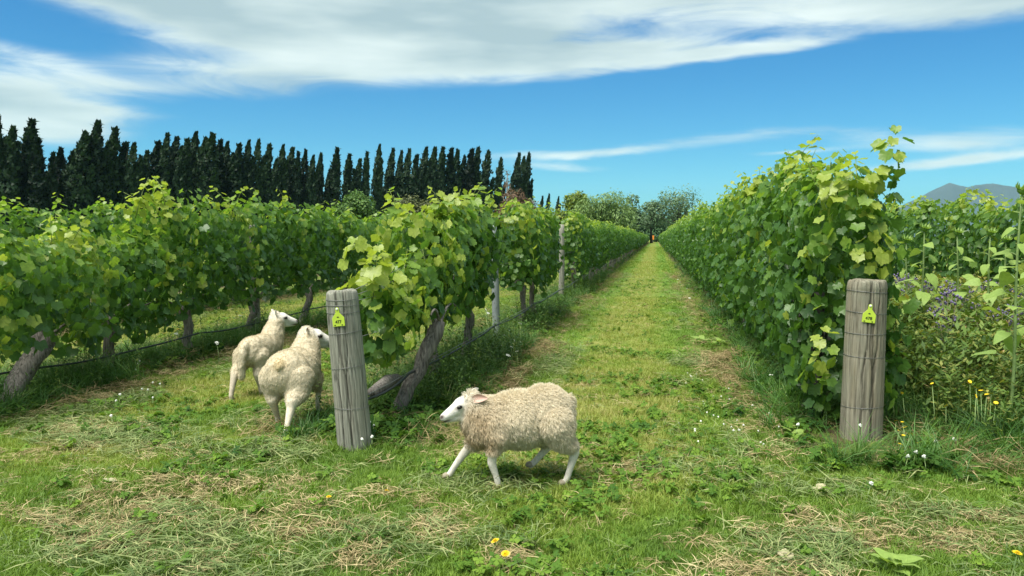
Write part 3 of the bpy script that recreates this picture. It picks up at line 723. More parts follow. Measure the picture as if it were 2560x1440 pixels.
def near_vine(row, X, Y, zb, zt, w, n, label, seed, singles=220, span=0.8, young=0.0, shoots=5, trunk=(0.6, 0.045, (0, 0)), s_rng=None, extra=None, shoot_len=(0.08, 0.28), cap=0, cut=None):
    """A vine close enough to tell its leaves apart: the leaves turned to the camera are single pieces."""
    rg = np.random.default_rng(seed)
    g0 = float(ground_z(X, Y))
    root = empty('grapevine', (X, Y, g0)); tag(root, label, 'grapevine', VINE_GROUP[row])
    s0, s1 = s_rng or (-span, span)
    L = canopy(rg, n, s0, s1, zb, zt, w, young)
    if cap:
        e = endcap(rg, cap, s0, zb, zt, w, young)
        for i in range(5): L[i] = np.concatenate([L[i], e[i]])
    if extra is not None:
        for e in extra(rg):
            for i in range(5): L[i] = np.concatenate([L[i], e[i]])
    if cut is not None:
        keep = cut(L[0]); L = [a[keep] for a in L]
    paths = add_shoots(rg, L, shoots, s0, s1, zt, w, shoot_len)
    view = unit(CAMP - (L[0] + np.array([X, Y, g0])))
    dist = np.linalg.norm(CAMP - (L[0] + np.array([X, Y, g0])), axis=1)
    vh = view.copy(); vh[:, 2] = 0
    out = (L[0][:, :2] * vh[:, :2]).sum(1) + 0.35 * np.clip(L[0][:, 2] - zt + 0.1, 0, 1)
    score = out + 0.12 * np.abs((L[1] * view).sum(1)) + L[3] * 0.5
    order = np.argsort(-score); single = order[:singles]; rest = order[singles:]
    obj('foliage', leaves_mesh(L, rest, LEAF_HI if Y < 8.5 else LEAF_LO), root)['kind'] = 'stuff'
    rot = frames(L[1], L[2])
    for i in single:
        o = bpy.data.objects.new('leaf', LEAF_MESH[i % 5])
        o.matrix_local = Matrix.Translation(L[0][i]) @ Matrix(rot[i].tolist()).to_4x4() @ Matrix.Scale(float(L[3][i]), 4)
        o['tint'] = float(L[4][i]); link(o, root)
    for P in paths: tube_obj('shoot', P, np.linspace(0.005, 0.002, len(P)), M['shoot'], root, 5)
    trunk_parts(rg, root, trunk[0], trunk[1], trunk[2], span)
    return root
# shared canopies for vines farther off
MID = []
for k in range(5):
    rg = np.random.default_rng(400 + k)
    L = canopy(rg, 520, -0.84, 0.84, 0.50, 1.80, 0.32, 0.02); P = add_shoots(rg, L, 4, -0.8, 0.8, 1.80, 0.3, (0.1, 0.25))
    MID.append(leaves_mesh(L, np.arange(len(L[0])), LEAF_LO))
MID_LOW = []
for k in range(4):
    rg = np.random.default_rng(450 + k)
    L = canopy(rg, 600, -0.84, 0.84, 0.28, 2.0, 0.34, 0.03); P = add_shoots(rg, L, 5, -0.8, 0.8, 2.0, 0.3, (0.1, 0.25))
    MID_LOW.append(leaves_mesh(L, np.arange(len(L[0])), LEAF_LO))
MID_TRUNK = []
for k in range(3):
    rg = np.random.default_rng(480 + k)
    v, f = tube(trunk_path(rg, 0.72, (rg.normal() * 0.06, rg.normal() * 0.1)), 0.045 * np.interp(np.linspace(0, 1, 9), [0, 0.15, 0.6, 0.9, 1], [1.4, 1.05, 0.85, 1.0, 0.7]), 8, True, 0.12, rg)
    MID_TRUNK.append(np_mesh('trunk', v, f, M['bark']))
def mid_vine(row, X, Y, label, rg, low=False, zs=1.0):
    root = empty('grapevine', (X + rg.normal() * 0.03, Y, float(ground_z(X, Y))), 0.0 if rg.random() < 0.5 else math.pi)
    tag(root, label, 'grapevine', VINE_GROUP[row])
    pool = MID_LOW if low else MID
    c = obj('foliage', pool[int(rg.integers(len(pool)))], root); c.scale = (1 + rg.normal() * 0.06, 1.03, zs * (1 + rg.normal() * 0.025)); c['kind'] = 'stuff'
    obj('trunk', MID_TRUNK[int(rg.integers(3))], root)
    return root
def blob(rg, c, r, n, size=(0.08, 0.14), young=0.3):
    """A loose bunch of leaves round a point, for hanging or reaching shoots."""
    d = unit(rg.normal(size=(n, 3))); pos = np.array(c) + d * np.array(r) * rg.random((n, 1)) ** 0.4
    N = unit(d * 0.7 + np.array([0, -0.5, 0.5]) + rg.normal(size=(n, 3)) * 0.3)
    T = np.stack([d[:, 0] * 0.4, d[:, 1] * 0.4, -np.ones(n)], -1) + rg.normal(size=(n, 3)) * 0.3
    return [pos, N, T, rg.uniform(*size, n), np.clip(0.3 + young + rg.normal(size=n) * 0.12, 0, 1)]
PITCH_ROW = 1.5
# the row right of the lane: tall and leafy down to the ground
near_vine('R', ROW_R - 0.04, 6.35, 0.14, 1.82, 0.31, 900, 'tall bushy grapevine behind the post tagged 478, leaves down to the grass', 11, 300, 0.8, 0.03, 9, (0.6, 0.05, (-0.12, -0.18)), (-0.68, 0.85),
          lambda r: [blob(r, (0.26, -0.55, 1.85), (0.12, 0.12, 0.3), 26, young=0.18), blob(r, (-0.2, -0.84, 0.55), (0.08, 0.06, 0.24), 16, (0.07, 0.13), 0.3),
                     blob(r, (0.34, -0.45, 0.42), (0.12, 0.12, 0.2), 14, young=0.1), blob(r, (0.1, -0.72, 1.25), (0.16, 0.08, 0.25), 24, young=0.28)], (0.08, 0.24), 230)
for i in range(1, 9):
    near_vine('R', ROW_R, 6.35 + PITCH_ROW * i, 0.26, 2.0 + 0.05 * math.sin(i * 2.1), 0.34, 820 if i < 4 else 700, '%s grapevine from the post tagged 478, in the right row' % ordinal(i), 20 + i,
              260 if i < 3 else 170 if i < 5 else 100, 0.82, 0.03, 6 if i < 5 else 4)
rg = np.random.default_rng(61)
for i in range(9, 40):
    mid_vine('R', ROW_R, 6.35 + PITCH_ROW * i, '%s grapevine from the post tagged 478, in the right row' % ordinal(i), rg, True)
# the row left of the lane: a low first vine, then tall ones
near_vine('L', ROW_L, 5.60, 0.60, 1.16, 0.25, 300, 'low yellow green grapevine with bent grey trunk behind the post tagged 477', 41, 300, 0.6, 0.08, 6, (0.70, 0.060, (0.22, 0.34)), (-0.42, 0.66),
          lambda r: [blob(r, (-0.12, -0.30, 1.26), (0.14, 0.2, 0.10), 14, young=0.3), blob(r, (-0.02, -0.12, 0.52), (0.12, 0.16, 0.12), 22, young=0.05)], (0.08, 0.22), 40, lambda p: ~((p[:, 1] > -0.10) & (p[:, 2] < 0.74)))
# its dead arm: a pale sawn stub lying towards the post
st_ = [o for o in bpy.data.objects if o.get('label', '').startswith('low yellow green grapevine')][0]
tube_obj('stub', [(0.10, -0.62, 0.30), (0.09, -0.42, 0.31), (0.06, -0.18, 0.30), (0.05, 0.04, 0.27)], [0.036, 0.044, 0.050, 0.045], M['bark'], st_, 12, 0.10, np.random.default_rng(6))
for i, (Y, zb, zt, n, yg) in enumerate([(6.85, 0.66, 1.55, 520, 0.09), (8.0, 0.74, 1.76, 520, 0.05), (11.55, 0.62, 1.74, 560, 0.07), (12.95, 0.55, 1.76, 620, 0.04)]):
    near_vine('L', ROW_L, Y, zb, zt, 0.31, n, '%s grapevine from the post tagged 477, in the middle row' % ordinal(i + 1), 50 + i, 250 if i < 2 else 170, 0.72, yg, 5, cap=[30, 30, 110, 0][i], s_rng=(-0.72, 0.42) if i == 1 else None)
near_vine('L', ROW_L, 19.3, 0.42, 1.82, 0.31, 600, 'sixth grapevine from the post tagged 477, just beyond the gap', 57, 100, 0.8, 0.04, 4, cap=90)
for i in range(6, 40):
    Y = 20.8 + PITCH_ROW * (i - 6)
    mid_vine('L', ROW_L, Y, '%s grapevine from the post tagged 477, in the middle row' % ordinal(i), rg, False, 1.0)
# the row along the left edge
LLV = [(5.25, 0.42, 1.36, 600, 0.12), (6.75, 0.46, 1.34, 600, 0.10), (8.1, 0.52, 1.80, 700, 0.05), (9.6, 0.54, 1.79, 700, 0.02), (11.15, 0.55, 1.80, 680, 0.0), (12.7, 0.55, 1.72, 640, 0.03), (14.2, 0.55, 1.70, 600, 0.03)]
for i, (Y, zb, zt, n, yg) in enumerate(LLV):
    near_vine('LL', ROW_LL + (0.22 if i == 0 else 0), Y, zb, zt, 0.34, n, '%s grapevine from the picture\'s left edge, in the leftmost row' % ordinal(i), 70 + i, [260, 260, 260, 220, 160, 120, 90][i], 0.82, yg, 6 if i < 3 else 4,
              (0.55, 0.085 if i == 0 else 0.055, (0.05, 0.45) if i == 0 else (0.03, 0.08)))
for i in range(7, 27):
    mid_vine('LL', ROW_LL, 15.7 + PITCH_ROW * (i - 7), '%s grapevine from the picture\'s left edge, in the leftmost row' % ordinal(i), rg, False, 0.98)
for i in range(14):
    mid_vine('LLL', ROW_LLL, 7.5 + PITCH_ROW * i, 'grapevine of a farther row, glimpsed between the trunks of the leftmost row', rg, False, 0.96)
# the row behind the flower strip
for i in range(22):
    Y = 7.6 + PITCH_ROW * i
    lab = '%s grapevine from the picture\'s right edge, in the row behind the sunflowers' % ordinal(i)
    if i < 5: near_vine('RR', ROW_RR, Y, 0.35, 1.90 + 0.08 * math.sin(i * 1.7), 0.34, 720, lab, 100 + i, 110, 0.82, 0.02, 5)
    else: mid_vine('RR', ROW_RR, Y, lab, rg, True, 0.96)
# the rest of the rows, too far to tell the vines apart
def far_rows():
    rg = np.random.default_rng(88); parts, tv = [], []
    bv, bf = leaf_shape(False, 2)
    for X, y0, y1, zb, zt in [(ROW_R, 65.6, 206, 0.3, 2.05), (ROW_L, 71.2, 206, 0.5, 1.85), (ROW_LL, 45.0, 206, 0.5, 1.8), (ROW_RR, 40, 206, 0.3, 1.9), (ROW_LLL, 28, 206, 0.5, 1.8)]:
        n = int((y1 - y0) * (85 if X in (ROW_R, ROW_L) else 30))
        L = canopy(rg, n, y0, y1, zb, zt, 0.33, 0.05, (0.22, 0.40), 0.06)
        L[0][:, 0] += X
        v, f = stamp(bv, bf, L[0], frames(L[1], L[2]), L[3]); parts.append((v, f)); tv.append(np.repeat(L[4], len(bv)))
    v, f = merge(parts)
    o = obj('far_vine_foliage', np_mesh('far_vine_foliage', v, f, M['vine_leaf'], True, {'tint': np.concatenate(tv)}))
    tag(o, 'far ends of the vine rows blending into unbroken green hedges', 'vines', kind='stuff')
far_rows()

# ------------------------------------------------------------------ posts, tags, wires, hoses
def end_post(X, Y, h, r, lean, mat, bands, label, tag_z, tag_a, tag_roll, number, seed):
    rg = np.random.default_rng(seed)
    root = empty('end_post', (X, Y, float(ground_z(X, Y)))); tag(root, label, 'post')
    root.rotation_euler = (lean[1], lean[0], 0)
    n, m = 120, 60
    zs = np.concatenate([np.linspace(-0.25, h - 0.055, m - 5), [h - 0.05, h - 0.018, h - 0.006, h, h]])
    a = np.arange(n) / n * 2 * np.pi
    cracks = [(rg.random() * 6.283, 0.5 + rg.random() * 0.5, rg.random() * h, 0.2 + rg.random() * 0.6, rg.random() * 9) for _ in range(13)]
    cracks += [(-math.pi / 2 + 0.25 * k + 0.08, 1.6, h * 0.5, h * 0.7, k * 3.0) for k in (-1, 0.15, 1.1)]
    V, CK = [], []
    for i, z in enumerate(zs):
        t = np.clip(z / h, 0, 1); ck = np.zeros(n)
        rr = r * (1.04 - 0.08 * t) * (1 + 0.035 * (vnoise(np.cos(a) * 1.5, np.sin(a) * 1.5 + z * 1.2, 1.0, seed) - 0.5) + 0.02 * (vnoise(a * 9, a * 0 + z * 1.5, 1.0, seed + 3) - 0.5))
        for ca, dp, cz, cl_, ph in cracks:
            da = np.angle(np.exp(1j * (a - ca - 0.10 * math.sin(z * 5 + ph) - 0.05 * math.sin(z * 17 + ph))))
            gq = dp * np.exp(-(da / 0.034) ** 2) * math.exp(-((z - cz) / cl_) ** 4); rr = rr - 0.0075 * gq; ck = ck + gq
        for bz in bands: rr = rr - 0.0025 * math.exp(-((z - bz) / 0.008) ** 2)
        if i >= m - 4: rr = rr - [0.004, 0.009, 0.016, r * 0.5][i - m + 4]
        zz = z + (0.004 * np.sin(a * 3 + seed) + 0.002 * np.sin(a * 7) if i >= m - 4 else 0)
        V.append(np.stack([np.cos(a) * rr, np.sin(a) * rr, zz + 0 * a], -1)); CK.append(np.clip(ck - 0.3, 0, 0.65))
    V = np.concatenate(V + [np.array([[0, 0, h + 0.002]])])
    i = (np.arange(m - 1)[:, None] * n + np.arange(n)[None]); j = (np.arange(m - 1)[:, None] * n + (np.arange(n) + 1)[None] % n)
    q = np.stack([i.ravel(), j.ravel(), (j + n).ravel(), (i + n).ravel()], -1)
    k = (m - 1) * n
    cap = np.array([[k + s, k + (s + 1) % n, m * n] for s in range(n)])
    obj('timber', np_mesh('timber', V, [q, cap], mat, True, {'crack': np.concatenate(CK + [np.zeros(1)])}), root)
    for bz in bands:
        t = np.linspace(0, 2 * np.pi, 49); tz = bz + 0.012 * np.sin(t + rg.random() * 6) * rg.random()
        rb = r * (1.04 - 0.08 * bz / h) + 0.0008
        tube_obj('wire_band', np.stack([np.cos(t) * rb, np.sin(t) * rb, tz], -1), 0.0015, M['wire'], root, 5)
    # the numbered plastic tag
    sub = bpy.data.objects.new('number_tag', None)
    out = [(-0.035, -0.042), (0.036, -0.042), (0.036, 0.006), (0.012, 0.034), (0.0105, 0.052)] + [(0.0105 * math.cos(q_), 0.056 + 0.0105 * math.sin(q_)) for q_ in np.linspace(0.2, math.pi - 0.2, 6)] + [(-0.0105, 0.052), (-0.012, 0.034), (-0.035, 0.006)]
    bm = bmesh.new()
    fc = bm.faces.new([bm.verts.new((x * 1.12, 0, z * 1.12)) for x, z in out])
    ex = bmesh.ops.extrude_face_region(bm, geom=[fc]); bmesh.ops.translate(bm, verts=[v_ for v_ in ex['geom'] if isinstance(v_, bmesh.types.BMVert)], vec=(0, -0.004, 0))
    bmesh.ops.recalc_face_normals(bm, faces=bm.faces)
    bmesh.ops.bevel(bm, geom=[e_ for e_ in bm.edges], offset=0.0008, segments=1, affect='EDGES')
    me = bpy.data.meshes.new('number_tag'); bm.to_mesh(me); bm.free(); me.materials.append(M['tag'])
    sub = obj('number_tag', me, root)
    rb = r * (1.04 - 0.08 * tag_z / h) + 0.004
    sub.location = (math.cos(tag_a) * rb, math.sin(tag_a) * rb, tag_z)
    sub.rotation_euler = (0.03, tag_roll, tag_a + math.pi / 2)
    cu = bpy.data.curves.new('lettering', 'FONT'); cu.body = number; cu.size = 0.027; cu.align_x = 'CENTER'; cu.extrude = 0.0004; cu.offset = 0.0006
    tmp = bpy.data.objects.new('lettering', cu); COL.objects.link(tmp)
    me = bpy.data.meshes.new_from_object(tmp.evaluated_get(bpy.context.evaluated_depsgraph_get())); bpy.data.objects.remove(tmp)
    me.materials.clear(); me.materials.append(M['ink'])
    o = obj('lettering', me, sub); o.rotation_euler = (math.pi / 2, 0, 0); o.location = (0, -0.0049, -0.027)
    b = [(-0.007, 0.008, 0.014, 0.008), (-0.029, -0.042, 0.010, 0.006), (0.018, -0.042, 0.010, 0.006)]
    for x, z, w_, h_ in b:
        vv = np.array([(x + c[0] * w_, -0.0051, z + c[1] * h_) for c in [(0, .25), (.25, 0), (.75, 0), (1, .25), (1, .75), (.75, 1), (.25, 1), (0, .75)]])
        obj('printed_mark', np_mesh('printed_mark', vv, np.array([[0, 1, 2, 3, 4, 5, 6, 7]]), M['ink'], False), sub)
    s = np.linspace(0, 2 * np.pi, 9)[:-1]
    vv = np.concatenate([np.stack([0.008 * np.cos(s), 0 * s - 0.0055, 0.063 + 0.008 * np.sin(s)], -1), np.stack([0.005 * np.cos(s), 0 * s - 0.0085, 0.063 + 0.005 * np.sin(s)], -1)])
    ff = [np.array([[i, (i + 1) % 8, 8 + (i + 1) % 8, 8 + i] for i in range(8)]), np.array([list(range(8, 16))])]
    obj('nail', np_mesh('nail', vv, ff, M['white']), sub)
    return root
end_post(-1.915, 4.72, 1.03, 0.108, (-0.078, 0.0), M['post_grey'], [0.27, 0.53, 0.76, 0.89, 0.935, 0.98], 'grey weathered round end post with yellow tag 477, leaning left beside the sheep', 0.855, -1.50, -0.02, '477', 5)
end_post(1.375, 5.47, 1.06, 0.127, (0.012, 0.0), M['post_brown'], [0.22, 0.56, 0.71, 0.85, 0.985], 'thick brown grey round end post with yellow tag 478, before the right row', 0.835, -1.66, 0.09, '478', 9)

def line_post(name, X, Y, h, r, mat, label, lean=(0, 0), notch=0, group=None):
    rg = np.random.default_rng(int(Y * 10))
    root = empty(name, (X, Y, float(ground_z(X, Y)))); tag(root, label, 'post', group); root.rotation_euler = (lean[1], lean[0], 0)
    t = np.linspace(0, 1, 12)
    P = np.stack([np.cumsum(rg.normal(size=12)) * 0.003, np.cumsum(rg.normal(size=12)) * 0.003, -0.2 + (h + 0.2) * t], -1)
    rr = r * (1.06 - 0.1 * t); rr[-1] *= 0.9
    tube_obj('shaft', P, rr, mat, root, 14, 0.025, rg)
    for k in range(notch):
        z = h * (0.35 + 0.13 * k); s = np.linspace(0, 2 * np.pi, 9)[:-1]
        vv = np.concatenate([np.stack([0.007 * np.cos(s), 0 * s, 0.007 * np.sin(s)], -1), [[0, -0.002, 0]]])
        o = obj('staple', np_mesh('staple', vv, np.array([[i, (i + 1) % 8, 8] for i in range(8)]), M['wire']), root); o.location = (0.0, -r * 1.06 - 0.001, z)
    return root
line_post('steel_line_post', -1.95, 9.5, 1.55, 0.045, M['steel'], 'pale blue grey metal line post in the middle row, leaves over its top', (-0.035, 0), 5)
line_post('timber_line_post', -2.02, 16.9, 1.62, 0.062, M['post_grey'], 'slim weathered timber post in the gap of the middle row', (0.0, 0), 3)
for k, Y in enumerate((23.0, 29.2, 35.4, 41.6)):
    line_post('timber_line_post', ROW_L + 0.12, Y, 1.6, 0.06, M['post_grey'], '%s timber line post along the middle row beyond its gap' % ordinal(k), group='line posts of the middle row')
line_post('timber_line_post', ROW_LL + 0.02, 9.72, 1.5, 0.055, M['post_grey'], 'pale timber post under the leftmost vines, left of the sheep', (-0.02, 0), 0)
line_post('timber_line_post', 1.16, 5.92, 0.95, 0.05, plain_mat('dark damp timber', (0.045, 0.043, 0.038), 0.9, 0.4, 8, (8, 8, 1)), 'dark thin stake standing in the leaves close behind the post tagged 478', (0.0, 0), 0)

def wire(name, pts, r, mat, label, cat, group=None, step=0.25, sag=0.0, wig=0.0, seed=0):
    rg = np.random.default_rng(seed); P = []
    for a, b in zip(pts[:-1], pts[1:]):
        a, b = np.array(a, float), np.array(b, float); n = max(2, int(np.linalg.norm(b - a) / step))
        t = np.linspace(0, 1, n, endpoint=False)[:, None]
        P.append(a + (b - a) * t - np.array([0, 0, sag]) * 4 * t * (1 - t))
    P = np.concatenate(P + [np.array([pts[-1]], float)])
    if wig:
        s = np.arange(len(P)) * step
        P[1:-1, 2] += (wig * (vnoise(s * 1.3, s * 0, 1.0, seed) - 0.5) * 2)[1:-1]; P[1:-1, 0] += (wig * (vnoise(s * 1.1, s * 0 + 9, 1.0, seed) - 0.5))[1:-1]
    o = tube_obj(name, P, r, mat, None, 6)
    tag(o, label, cat, group)
    return P
wire('irrigation_hose', [(-1.85, 4.74, 0.34), (-1.83, 5.60, 0.36)] + [(-1.82, 5.6 + 3.1 * k, 0.37) for k in range(1, 12)], 0.0095, M['hose'], 'black irrigation hose running from the post tagged 477 along the middle row', 'hose', None, 0.15, 0.03, 0.012, 3)
wire('support_wire', [(-1.86, 4.74, 0.36)] + [(-1.80, 5.6 + 3.1 * k, 0.395) for k in range(0, 12)], 0.003, M['wire'], 'thin grey support wire strung just above the middle row hose', 'wire', None, 0.3, 0.008)
wire('irrigation_hose', [(ROW_LL + 0.14, 3.0, 0.27)] + [(ROW_LL + 0.16, 5.1 + 3.0 * k, 0.30) for k in range(0, 12)], 0.0095, M['hose'], 'black irrigation hose sagging along the leftmost row behind the sheep', 'hose', None, 0.15, 0.05, 0.02, 5)
for k, z in enumerate((0.72, 1.05, 1.35, 1.6)):
    wire('trellis_wire', [(ROW_L + 0.01, 4.75, min(z, 0.94 + 0.03 * k))] + [(ROW_L + 0.03, 9.5 + 7.4 * j, z) for j in range(0, 7)], 0.0022, M['wire'], '%s trellis wire from the ground in the middle row, seen at the gap' % ordinal(k), 'wire', 'trellis wires of the middle row', 1.0, 0.01)
# a snail shell stuck on the hose at the picture's left edge
def snail():
    root = empty('snail_shell', (ROW_LL + 0.18, 5.17, 0.305)); tag(root, 'small pale snail shell stuck on the hose by the leftmost trunk', 'snail shell')
    t = np.linspace(0, 1, 60); a = t * 2 * np.pi * 2.6
    rad = 0.020 * t; P = np.stack([np.cos(a) * rad, 0.010 * (1 - t), np.sin(a) * rad], -1)
    tube_obj('whorl', P, 0.002 + 0.012 * t ** 0.9, M['shell'], root, 10)
    s = np.linspace(0, 2 * np.pi, 14)[:-1]
    tube_obj('lip', np.stack([0.024 + 0.010 * np.cos(s), 0 * s, -0.002 + 0.010 * np.sin(s)], -1), 0.003, M['shell'], root, 6)
snail()
# orange marker at the far end of the lane
root = empty('marker_post', (-0.55, 214, 0)); tag(root, 'tiny orange marker standing at the far end of the lane', 'marker')
tube_obj('stake', [(0, 0, -0.2), (0, 0, 0.9)], 0.08, M['post_grey'], root, 8)
bm = bmesh.new(); bmesh.ops.create_cube(bm, size=1.0); bmesh.ops.scale(bm, vec=(0.55, 0.12, 1.15), verts=bm.verts); bmesh.ops.translate(bm, vec=(0, -0.16, 1.3), verts=bm.verts)
bmesh.ops.bevel(bm, geom=list(bm.edges), offset=0.04, segments=2, affect='EDGES')
me = bpy.data.meshes.new('board'); bm.to_mesh(me); bm.free(); me.materials.append(M['orange']); obj('board', me, root)

# ------------------------------------------------------------------ sheep
def ico(sub):
    bm = bmesh.new(); bmesh.ops.create_icosphere(bm, subdivisions=sub, radius=1.0)
    v = np.array([x.co[:] for x in bm.verts]); f = np.array([[y.index for y in x.verts] for x in bm.faces]); bm.free()
    return v, f
ICO3, ICO2 = ico(3), ico(2)
WOOL_C, FACE_C, LEG_C, NOSE_C, TAN_C = (0.76, 0.685, 0.52), (0.70, 0.68, 0.64), (0.66, 0.62, 0.55), (0.16, 0.11, 0.10), (0.54, 0.41, 0.245)
def body_mat():
    m, t, out = new_mat('sheep hide')
    c = S(t, node(t, 'ShaderNodeAttribute', attribute_name='col').outputs['Color'])
    tc = t.nodes.new('ShaderNodeTexCoord')
    n = noise(t, tc.outputs['Object'], 60.0, 5.0, 0.65)
    c = mix(t, 1.0, c, ramp(t, n, [(0.3, (0.82, 0.80, 0.76)), (0.7, (1.1, 1.1, 1.1))]), 'MULTIPLY')
    p = node(t, 'ShaderNodeBsdfPrincipled', {'Base Color': c, 'Roughness': 0.9, 'Specular IOR Level': 0.15})
    b = node(t, 'ShaderNodeBump', {'Height': n, 'Strength': 0.35, 'Distance': 0.008}); t.links.new(b.outputs[0], p.inputs['Normal'])
    t.links.new(p.outputs[0], out.inputs[0]); return m
def wool_mat():
    m, t, out = new_mat('wool')
    c = S(t, node(t, 'ShaderNodeAttribute', attribute_name='col').outputs['Color'])
    p = node(t, 'ShaderNodeBsdfPrincipled', {'Base Color': c, 'Roughness': 0.9, 'Specular IOR Level': 0.1})
    tr = node(t, 'ShaderNodeBsdfTranslucent', {'Color': c})
    mx = node(t, 'ShaderNodeMixShader', {0: 0.35, 1: p.outputs[0], 2: tr.outputs[0]})
    t.links.new(mx.outputs[0], out.inputs[0]); return m
M['hide'], M['wool'] = body_mat(), wool_mat()
def rot3(yaw, pitch, roll=0.0):
    """Head frame: yaw to the left, pitch up."""
    return np.array(Matrix.Rotation(yaw, 3, 'Z') @ Matrix.Rotation(-pitch, 3, 'Y') @ Matrix.Rotation(roll, 3, 'X'))
def sheep(label, loc, heading, ells, chains, head, head_rot, legs, ear_dirs, wool_len=0.03, n_wool=15000, seed=1, tan=1.0, hscale=1.0, tail=None, tail_patch=False, wool_c=WOOL_C, size=1.0, leg_c=LEG_C, ear_len=0.092, lift=0.0):
    up_ = lambda z: z + lift * min(max(z / 0.18, 0.0), 1.0)
    ells = [((c[0], c[1], up_(c[2])), r) for c, r in ells]; chains = [[(p[0], p[1], up_(p[2]), p[3]) for p in q] for q in chains]
    legs = [[(p[0], p[1], up_(p[2]), p[3]) for p in q] for q in legs]; head = (head[0], head[1], up_(head[2]))
    if tail: tail = [(p[0], p[1], up_(p[2]), p[3]) for p in tail]
    rg = np.random.default_rng(seed)
    root = empty('sheep', (loc[0], loc[1], float(ground_z(loc[0], loc[1])) + loc[2]), heading); tag(root, label, 'sheep', 'sheep grazing in the vineyard'); root.scale = (size,) * 3
    H = rot3(*head_rot); hp = np.array(head)
    hd = lambda x, y, z: hp + H @ (np.array([x, y, z]) * hscale)
    st = []                                            # stamps: centre, radii, wool, colour, rotation
    wc = np.array(wool_c)
    for c, r in ells: st.append((np.array(c, float), np.array(r, float), 1.0, wc, np.eye(3)))
    def chain(pts, wool, col):
        for (a, b) in zip(pts[:-1], pts[1:]):
            a, b = np.array(a, float), np.array(b, float); L = np.linalg.norm(b[:3] - a[:3]); n = max(2, int(L / (0.35 * min(a[3], b[3]))) + 1)
            for t in np.linspace(0, 1, n):
                q = a + (b - a) * t; st.append((q[:3], np.full(3, q[3]), wool, np.array(col), np.eye(3)))
    for pts in chains: chain(pts, 1.0, wc)
    for pts in legs:
        k = 3 if len(pts) > 5 else 2
        chain(pts[:k], 1.0, wc); chain(pts[k - 1:], 0.0, leg_c)
    if tail: chain(tail, 1.0, wc * 1.02)
    def hell(c, r, wool, col): st.append((hd(*c), np.array(r) * hscale, wool, np.array(col), H))
    hell((-0.012, 0, 0.006), (0.060, 0.050, 0.054), 0.55, FACE_C); hell((0.035, 0, 0.010), (0.052, 0.043, 0.044), 0.0, FACE_C)
    hell((0.03, 0, -0.022), (0.058, 0.040, 0.044), 0.0, FACE_C); hell((-0.02, 0, 0.04), (0.040, 0.036, 0.026), 1.0, wc * 1.08)
    hell((0.052, 0, 0.020), (0.03, 0.047, 0.016), 0.0, FACE_C)
    def hchain(pts, col):
        chain([tuple(hd(*p[:3])) + (p[3] * hscale,) for p in pts], 0.0, col)
    hchain([(0.055, 0, 0.0, 0.041), (0.098, 0, -0.014, 0.033), (0.132, 0, -0.024, 0.027), (0.146, 0, -0.027, 0.023)], FACE_C)
    hchain([(0.02, 0, -0.045, 0.030), (0.085, 0, -0.046, 0.024), (0.136, 0, -0.046, 0.016)], FACE_C)
    parts = []
    for c, r, w, col, rt in st:
        v, f = ICO3 if max(r) > 0.07 else ICO2
        parts.append(((v * r) @ rt.T + c, f))
    v, f = merge(parts)
    tmp = bpy.data.objects.new('tmp', np_mesh('tmp', v, f)); COL.objects.link(tmp)
    md = tmp.modifiers.new('r', 'REMESH'); md.mode = 'VOXEL'; md.voxel_size = 0.0075
    md = tmp.modifiers.new('s', 'SMOOTH'); md.iterations = 5; md.factor = 0.5
    me = bpy.data.meshes.new_from_object(tmp.evaluated_get(bpy.context.evaluated_depsgraph_get())); bpy.data.objects.remove(tmp)
    me.name = 'body'; me.materials.clear(); me.materials.append(M['hide'])
    n = len(me.vertices); P = np.zeros(n * 3, np.float32); me.vertices.foreach_get('co', P); P = P.reshape(-1, 3)
    NV = np.zeros(n * 3, np.float32); me.vertices.foreach_get('normal', NV); NV = NV.reshape(-1, 3)
    C = np.array([s[0] for s in st]); Rr = np.array([s[1].mean() for s in st]); W = np.array([s[2] for s in st]); K = np.array([s[3] for s in st])
    def look(Q):
        wo, co = [], []
        for i in range(0, len(Q), 4000):
            q = Q[i:i + 4000]; d = np.stack([np.linalg.norm((q - s[0]) @ s[4] / s[1], axis=1) for s in st], 1); d = (d - 1) * Rr
            k = np.exp(-90 * (d - d.min(1, keepdims=True))); k /= k.sum(1, keepdims=True)
            wo.append(k @ W); co.append(k @ K)
        return np.concatenate(wo), np.concatenate(co)
    wool, col = look(P)
    def dirt(Q, c):
        """Tan staining on the chest and belly, a slightly paler back."""
        t = np.clip((Q[:, 0] - 0.06) / 0.14, 0, 1) * np.clip((0.50 - Q[:, 2]) / 0.12, 0, 1) * tan
        b = np.clip((0.24 - Q[:, 2]) / 0.12, 0, 1) * 0.35 * tan
        nz = 0.55 + 0.9 * vnoise(Q[:, 0] * 16, Q[:, 2] * 16 + Q[:, 1] * 9, 1.0, seed)
        k = np.clip(np.maximum(t * 0.85, b) * nz, 0, 0.9)[:, None]
        c = c * (1 - k) + np.array(TAN_C) * k
        if tail_patch:
            p_ = np.exp(-(((Q - np.array([-0.31, 0.0, 0.43 + lift])) / np.array([0.07, 0.045, 0.05])) ** 2).sum(1))[:, None] * 0.55
            c = c * (1 - p_) + np.array([0.66, 0.50, 0.22]) * p_
        return c
    w1 = wool[:, None]
    col = col * (1 - w1) + dirt(P, col) * w1
    # nose, nostrils, mouth, knees
    local = (P - hp) @ H / hscale
    def dab(c, r, colr, s=1.0):
        k = np.exp(-(((local - np.array(c)) / np.array(r)) ** 2).sum(1))[:, None] * s
        return k, np.array(colr)
